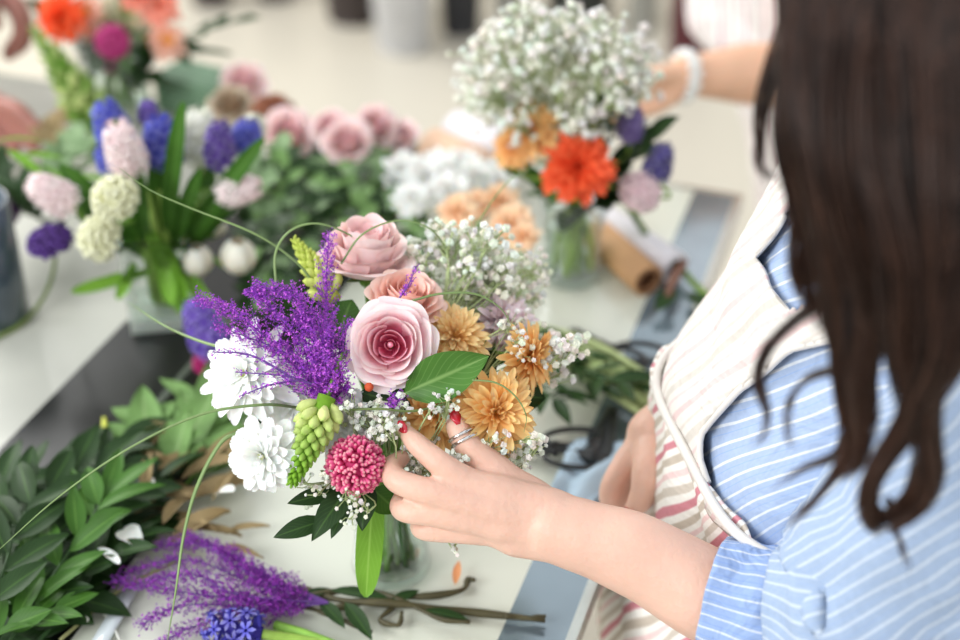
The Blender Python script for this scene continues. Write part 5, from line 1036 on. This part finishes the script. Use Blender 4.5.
rc = D(463.5, 437, .944); ra = (D(458, 427, .945) - D(469, 447, .943)).normalized()
for dz in (-.0022, .0022):
    mb = MB(); tube(mb, [place(rc + ra * dz, ra) @ Vector((math.cos(a) * .0103, math.sin(a) * .0103, 0)) for a in [k * math.pi / 14 for k in range(29)]], .0013, 8, cap=False); mb.build('ring', SILVER, woman)
# clothes
TW.shell('shirt', SHIRT, woman, .70, 1.19, fold=.008, off=.0)
col_ = MB(); rows = [[Vector((.325 + math.cos(a) * (.062 + .012 * q), .77 + math.sin(a) * (.066 + .012 * q), 1.195 + .02 * (1 - abs(q - 1)) - .012 * q * (q > 1))) for a in [k / 32 * 2 * math.pi for k in range(32)]] for q in range(4)]
grid(col_, rows, [[(1, 1, 1)] * 32] * 4, None, [(k * .012, q * .02) for q in range(4) for k in range(32)], closed=True); col_.build('collar', SHIRTC, woman)
sleeve('sleeve', SHIRTS, woman, [LS + Vector((.012, .035, .015)), LS + Vector((.008, -.006, -.012)), LS.lerp(EL_, .35) + Vector((.008, -.012, 0)), LS.lerp(EL_, .75) + Vector((-.01, -.01, -.01)), D(835, 622, .875), D(788, 618, .892)], [.062, .070, .072, .076, .072, .052], fold=.012)
sleeve('cuff', SHIRTC, woman, [D(800, 618, .893), D(765, 612, .900), D(712, 597, .912)], [.050, .047, .044], fold=.006, n=24, fs=40, thick=.003)
sleeve('sleeve', SHIRTS, woman, [RS + Vector((0, -.03, .015)), RS.lerp(RE, .5), RE, RE.lerp(RWr, .45)], [.058, .062, .055, .045], fold=.01)
EDGE = lambda th, z: True
def armhole(z):     # angle of the bib's near edge as a function of height
    pts = [(.80, .80), (.935, .62), (.942, .10), (.96, .02), (1.005, .03), (1.055, .13), (1.09, .32), (1.12, .52), (1.19, .8)]
    for (a, b), (c, d) in zip(pts, pts[1:]):
        if z <= c: return b + (d - b) * max(0, (z - a)) / (c - a)
    return 1.0
bibk = lambda th, z: th < armhole(z) and th > -1.25 + (z - .94) * 1.6 and not (z > 1.068 and -.32 - (z - 1.1) * .5 < th < .02 + (z - 1.07) * 5)
TW.shell('apron_bib', BIB, woman, .925, 1.165, -1.9, 1.9, off=.010, fold=.007, keep=bibk, nz=80, nth=160, thick=.003, fs=8)
TW.shell('apron_skirt', APR, woman, .30, .942, -2.2, 2.2, off=.014, fold=.014, nz=50, nth=110, thick=.003, fs=6)
mb = MB()
tube(mb, [TW.pt(armhole(z), z, .012) for z in [.941 + .22 * i / 40 for i in range(41)]], .0026, 6, uvm=True); mb.build('apron_hem', mat('white_hem', APW, .8, .03), woman)
mb = MB(); tube(mb, [TW.pt(th, .94, .016) for th in [-2.1 + 4.2 * i / 60 for i in range(61)]], .004, 6); mb.build('waist_seam', mat('seam_cloth', APW, .8, .03), woman)
for s in (1, -1):
    mb = MB(); P = [TW.pt(s * .5, 1.14, .014), TW.pt(s * .72, 1.165, .014), Vector((.325, .77 - s * .085, 1.21)), TW.pt(s * 2.3, 1.17, .012)]; P = cr(P, 20)
    rows = [[p + Vector((0, -s, .35)).normalized() * x for x in (-.017, -.006, .006, .017)] for p in P]; grid(mb, rows, [[(1, 1, 1)] * 4] * 21, None, [(x, i * .01) for i in range(21) for x in (-.017, -.006, .006, .017)]); o = mb.build('apron_strap', BIB, woman); q = o.modifiers.new('thick', 'SOLIDIFY'); q.thickness = .003
TRO = mat('dark_trousers', srgb(48, 54, 74), .8, .1, 40)
for s in (1, -1):
    hx = Vector((.27, .78 - s * .085, .78)); sleeve('trouser_leg', TRO, woman, [hx, Vector((.25, .78 - s * .09, .42)), Vector((.28, .78 - s * .09, .06))], [.095, .07, .055], fold=.005, seg=24)
    mb = MB(); rows = [[Vector((.28 + x * 1.0, .78 - s * .09 + y, z)) for x, y in [(-.13 * h + .02 + math.cos(a) * .13 * h * 1, math.sin(a) * .042 * h) for a in [k / 16 * 2 * math.pi for k in range(16)]]] for z, h in ((.0, .95), (.02, 1), (.05, .8), (.08, .45))]; grid(mb, rows, [[(1, 1, 1)] * 16] * 4, closed=True); mb.f += [tuple(range(16))[::-1], tuple(range(48, 64))]; mb.build('shoe', mat('black_shoe', (.03, .03, .03), .5), woman)
# hair
haircap(woman, Mh, 1.04)
def g(*a): return [D(*q) for q in a]
gd = [
 (g((830, -120, .66), (815, -20, .62), (806, 90, .60), (822, 190, .61), (834, 270, .63), (838, 340, .655), (846, 400, .67), (852, 440, .68), (828, 485, .69), (786, 528, .70)), .018, .002, 230, 1.0),
 (g((850, -120, .66), (835, 0, .61), (830, 120, .60), (850, 220, .61), (872, 300, .63), (862, 370, .65), (866, 430, .665), (858, 465, .68), (832, 478, .69)), .024, .003, 200, 1.0),
 (g((880, -120, .66), (880, 0, .61), (880, 130, .60), (905, 240, .60), (905, 330, .62), (915, 400, .64), (926, 450, .66), (914, 492, .68), (886, 516, .69), (870, 508, .69), (878, 485, .69)), .024, .002, 190, 1.0),
 (g((920, -120, .66), (930, 0, .61), (935, 140, .59), (940, 260, .60), (932, 350, .62), (924, 420, .64), (934, 465, .66), (926, 502, .67), (898, 524, .68), (880, 520, .69)), .024, .002, 190, 1.0),
 (g((960, -120, .66), (985, 0, .61), (985, 150, .59), (965, 260, .60), (950, 340, .61), (925, 390, .63), (905, 430, .65), (880, 465, .66), (867, 500, .67), (872, 524, .68), (884, 532, .69)), .030, .0018, 220, 1.0),
 (g((860, -120, .68), (860, 20, .64), (860, 140, .63), (880, 230, .63), (900, 300, .64), (905, 340, .65)), .036, .006, 260, 1.0),
 (g((900, -120, .68), (900, 20, .64), (915, 140, .63), (925, 230, .63), (920, 310, .64), (915, 370, .655)), .038, .006, 260, 1.0),
 (g((820, -100, .67), (812, 0, .65), (815, 100, .64), (835, 190, .64), (850, 260, .65), (875, 320, .66)), .024, .006, 200, 1.0),
 (g((815, -60, .66), (800, 40, .63), (792, 130, .63), (802, 200, .64), (803, 265, .65), (822, 310, .66), (842, 350, .67)), .012, .006, 110, 1.0),
 (g((815, 150, .64), (835, 240, .65), (828, 290, .66), (795, 322, .67), (766, 350, .675), (757, 380, .68), (768, 412, .685), (764, 436, .69), (748, 452, .69)), .006, .0012, 26, .8),
 (g((825, 200, .65), (850, 300, .66), (845, 360, .67), (805, 380, .68), (788, 405, .685), (790, 440, .69), (800, 462, .69)), .004, .001, 12, .8),
 (g((850, 400, .68), (840, 450, .69), (800, 470, .695), (770, 488, .70)), .006, .001, 18, .7),
 (g((890, 500, .69), (900, 540, .695), (912, 575, .70)), .003, .0008, 8, .5),
 (g((800, -20, .66), (772, 60, .68), (757, 130, .69), (760, 160, .69), (772, 185, .69)), .007, .002, 30, .8)]
locks(gd, woman)
# under-volume that keeps the hair opaque
mb = MB()
for pts, rs in ((g((870, -100, .70), (865, 20, .665), (868, 130, .655), (880, 210, .655), (888, 260, .66)), [.045, .036, .03, .02, .006]), (g((930, -100, .70), (935, 20, .665), (935, 150, .65), (935, 230, .655), (930, 300, .665)), [.05, .045, .040, .028, .008]), (g((1000, -60, .70), (1000, 60, .66), (995, 200, .65), (975, 300, .66)), [.05, .05, .045, .012])):
    chain(mb, pts, rs, seg=14)
mb.c = [HC0] * len(mb.v); mb.build('hair_underlayer', HAIRM, woman)

# ---- second florist at the far right corner ----------------------
w2 = thing('person', 'second florist in a white striped apron reaching into the vase bouquet from the far right', 'person', (.52, 1.86, 0))
S2 = [(.30, .63, 1.86, .10, .15), (.58, .58, 1.86, .11, .16), (.69, .54, 1.86, .115, .15), (.80, .468, 1.86, .12, .15), (.93, .455, 1.86, .125, .155), (1.04, .46, 1.86, .12, .165), (1.14, .45, 1.86, .10, .17), (1.22, .44, 1.86, .08, .16), (1.27, .44, 1.86, .05, .07)]
T2 = Torso(S2, rad(25)); mb = MB(); rows = [[T2.pt(k / 24 * 2 * math.pi, .62 + .65 * i / 20, -.012) for k in range(24)] for i in range(21)]; grid(mb, rows, [[(1, 1, 1)] * 24] * 21, closed=True); mb.f += [tuple(range(24))[::-1], tuple(range(480, 504))]
chain(mb, [(.44, 1.86, 1.24), (.42, 1.85, 1.31), (.40, 1.84, 1.38)], [.052, .05, .052]); M2 = add_head(mb, Vector((.385, 1.83, 1.46)), (-1, -.4, -.5))
Ls2 = Vector((.47, 1.72, 1.20)); El2 = D(815, 78, 1.73); Wr2 = D(684, 76, 1.66)
chain(mb, [(.45, 1.8, 1.2), Ls2, El2], [.05, .046, .038]); chain(mb, [El2, D(755, 74, 1.70), Wr2], [.042, .040, .026], flat=.95)
for q, (a, b) in enumerate((((655, 82), (620, 92)), ((652, 90), (614, 102)), ((655, 97), (618, 110)), ((662, 102), (630, 114)))): chain(mb, [Wr2, D(*a, 1.65), D(*b, 1.64), D(b[0] - 16, b[1] + 8, 1.65)], [.022, .012, .0095, .007])
chain(mb, [Wr2, D(655, 76, 1.63), D(630, 82, 1.62)], [.018, .012, .008])
Rs2 = Vector((.42, 2.0, 1.20)); chain(mb, [(.45, 1.92, 1.2), Rs2, (.50, 2.10, .98), (.46, 2.02, .84)], [.05, .046, .038, .025])
for q in range(4): chain(mb, [(.46, 2.02, .84), (.45, 1.99 - q * .012, .81), (.445, 1.97 - q * .012, .77)], [.02, .011, .007])
chain(mb, [(.46, 2.02, .84), (.43, 2.01, .81), (.42, 2.0, .78)], [.017, .011, .008])
b2 = fuse('body', mb, SKIN2, w2, .003, 4); face_parts(b2, M2)
AP2 = stripemat('white_striped_cloth', srgb(238, 234, 232), [(.1, .22, srgb(206, 176, 184)), (.5, .6, srgb(206, 202, 200)), (.75, .85, srgb(226, 206, 208))], 0, .042, bump=.4)
T2.shell('blouse', mat('white_blouse', srgb(240, 238, 236), .8, .03, bump=.3, bscale=20), w2, .66, 1.26); T2.shell('apron', AP2, w2, .30, 1.2, -1.9, 1.9, off=.012, fold=.012, thick=.003, fs=5)
sleeve('sleeve', mat('white_sleeve', srgb(240, 238, 236), .8, .03, bump=.3, bscale=20), w2, [Ls2 + Vector((0, .04, .01)), Ls2, Ls2.lerp(El2, .45)], [.06, .062, .064], fold=.012)
sleeve('sleeve', mat('white_sleeve', srgb(240, 238, 236), .8, .03, bump=.3, bscale=20), w2, [Rs2 + Vector((0, -.04, .01)), Rs2, Rs2.lerp(Vector((.50, 2.10, .98)), .7)], [.06, .062, .06], fold=.012)
mb = MB()
for q in range(26): a = q / 26 * 6.283; ball(mb, place(Wr2, El2 - Wr2) @ Vector((math.cos(a) * .029, math.sin(a) * .029, .004 * math.sin(q * 3))), .0062, (.85, .86, .84), rings=4, seg=6)
mb.build('bracelet', mat('pearl_bracelet', attr=True, rough=.25, coat=.4), w2)
haircap(w2, M2, 1.03)
sleeve('trouser_leg', TRO, w2, [Vector((.66, 1.79, .7)), Vector((.67, 1.79, .4)), Vector((.67, 1.79, .03))], [.1, .07, .055], seg=20); sleeve('trouser_leg', TRO, w2, [Vector((.66, 1.94, .7)), Vector((.67, 1.94, .4)), Vector((.67, 1.94, .03))], [.1, .07, .055], seg=20)
# ---- third person, only hands enter at the left ------------------
w3 = thing('person', 'person at the left frame edge whose two hands reach over the back flowers', 'person', (-1.15, 2.32, 0))
S3 = [(.30, -1.15, 2.32, .13, .18), (.62, -1.15, 2.32, .13, .18), (.80, -1.15, 2.32, .115, .15), (.93, -1.15, 2.32, .125, .155), (1.04, -1.14, 2.30, .12, .165), (1.16, -1.11, 2.29, .10, .17), (1.26, -1.08, 2.28, .08, .16), (1.31, -1.06, 2.28, .05, .07)]
T3 = Torso(S3, rad(120)); mb = MB(); rows = [[T3.pt(k / 24 * 2 * math.pi, .62 + .69 * i / 20, -.012) for k in range(24)] for i in range(21)]; grid(mb, rows, [[(1, 1, 1)] * 24] * 21, closed=True); mb.f += [tuple(range(24))[::-1], tuple(range(480, 504))]
chain(mb, [(-1.06, 2.28, 1.28), (-1.04, 2.27, 1.34), (-1.01, 2.25, 1.42)], [.052, .05, .052]); M3 = add_head(mb, Vector((-1.0, 2.22, 1.50)), (.45, -.8, -.5))
H3 = Yp(-30, 96, 1.52); K3 = Yp(2, 118, 1.50)
chain(mb, [(-.95, 2.22, 1.22), (-.86, 2.0, 1.02), H3], [.05, .04, .027])
for q in range(4): k0 = K3 + (Yp(2, 112, 1.50) - Yp(2, 124, 1.50)) * (1.1 - q * .75); chain(mb, [H3, k0], [.022, .0125]); e = Yp(41 - abs(q - 1) * 4, 128 + q * 6, 1.46); chain(mb, [k0, k0.lerp(e, .5) + Vector((0, 0, .008)), e], [.012, .0105, .008])
chain(mb, [H3, Yp(-8, 136, 1.47), Yp(14, 150, 1.45)], [.018, .012, .008])
H4 = Yp(-40, -20, 1.72); chain(mb, [(-1.14, 2.2, 1.24), (-1.1, 1.95, 1.02), H4], [.05, .04, .027])
for q in range(4): chain(mb, [H4, Yp(-6 + q * 6, -8 + q * 3, 1.70), Yp(16 + q * 3, 12 + q * 4, 1.68), Yp(20 + q, 34 + q * 3, 1.67), Yp(8, 50 + q * 2, 1.67)], [.022, .013, .0115, .010, .0075])
chain(mb, [H4, Yp(-12, 4, 1.66), Yp(-4, 24, 1.65)], [.018, .012, .009])
b3 = fuse('body', mb, SKIN3, w3, .003, 3); face_parts(b3, M3); T3.shell('shirt', mat('grey_shirt', srgb(150, 144, 134), .8, .05), w3, .3, 1.3, off=.006)
for a, b, c in (((-.97, 2.25, 1.22), (-.91, 2.11, 1.12), (-.86, 2.0, 1.02)), ((-1.14, 2.24, 1.25), (-1.12, 2.07, 1.12), (-1.1, 1.95, 1.02))): sleeve('sleeve', mat('grey_sleeve', srgb(150, 144, 134), .8, .05), w3, [a, b, c], [.06, .056, .05])
haircap(w3, M3, 1.03)
for x in (-1.23, -1.07): sleeve('trouser_leg', TRO, w3, [Vector((x, 2.32, .7)), Vector((x, 2.32, .4)), Vector((x, 2.32, .03))], [.095, .07, .055], seg=20)
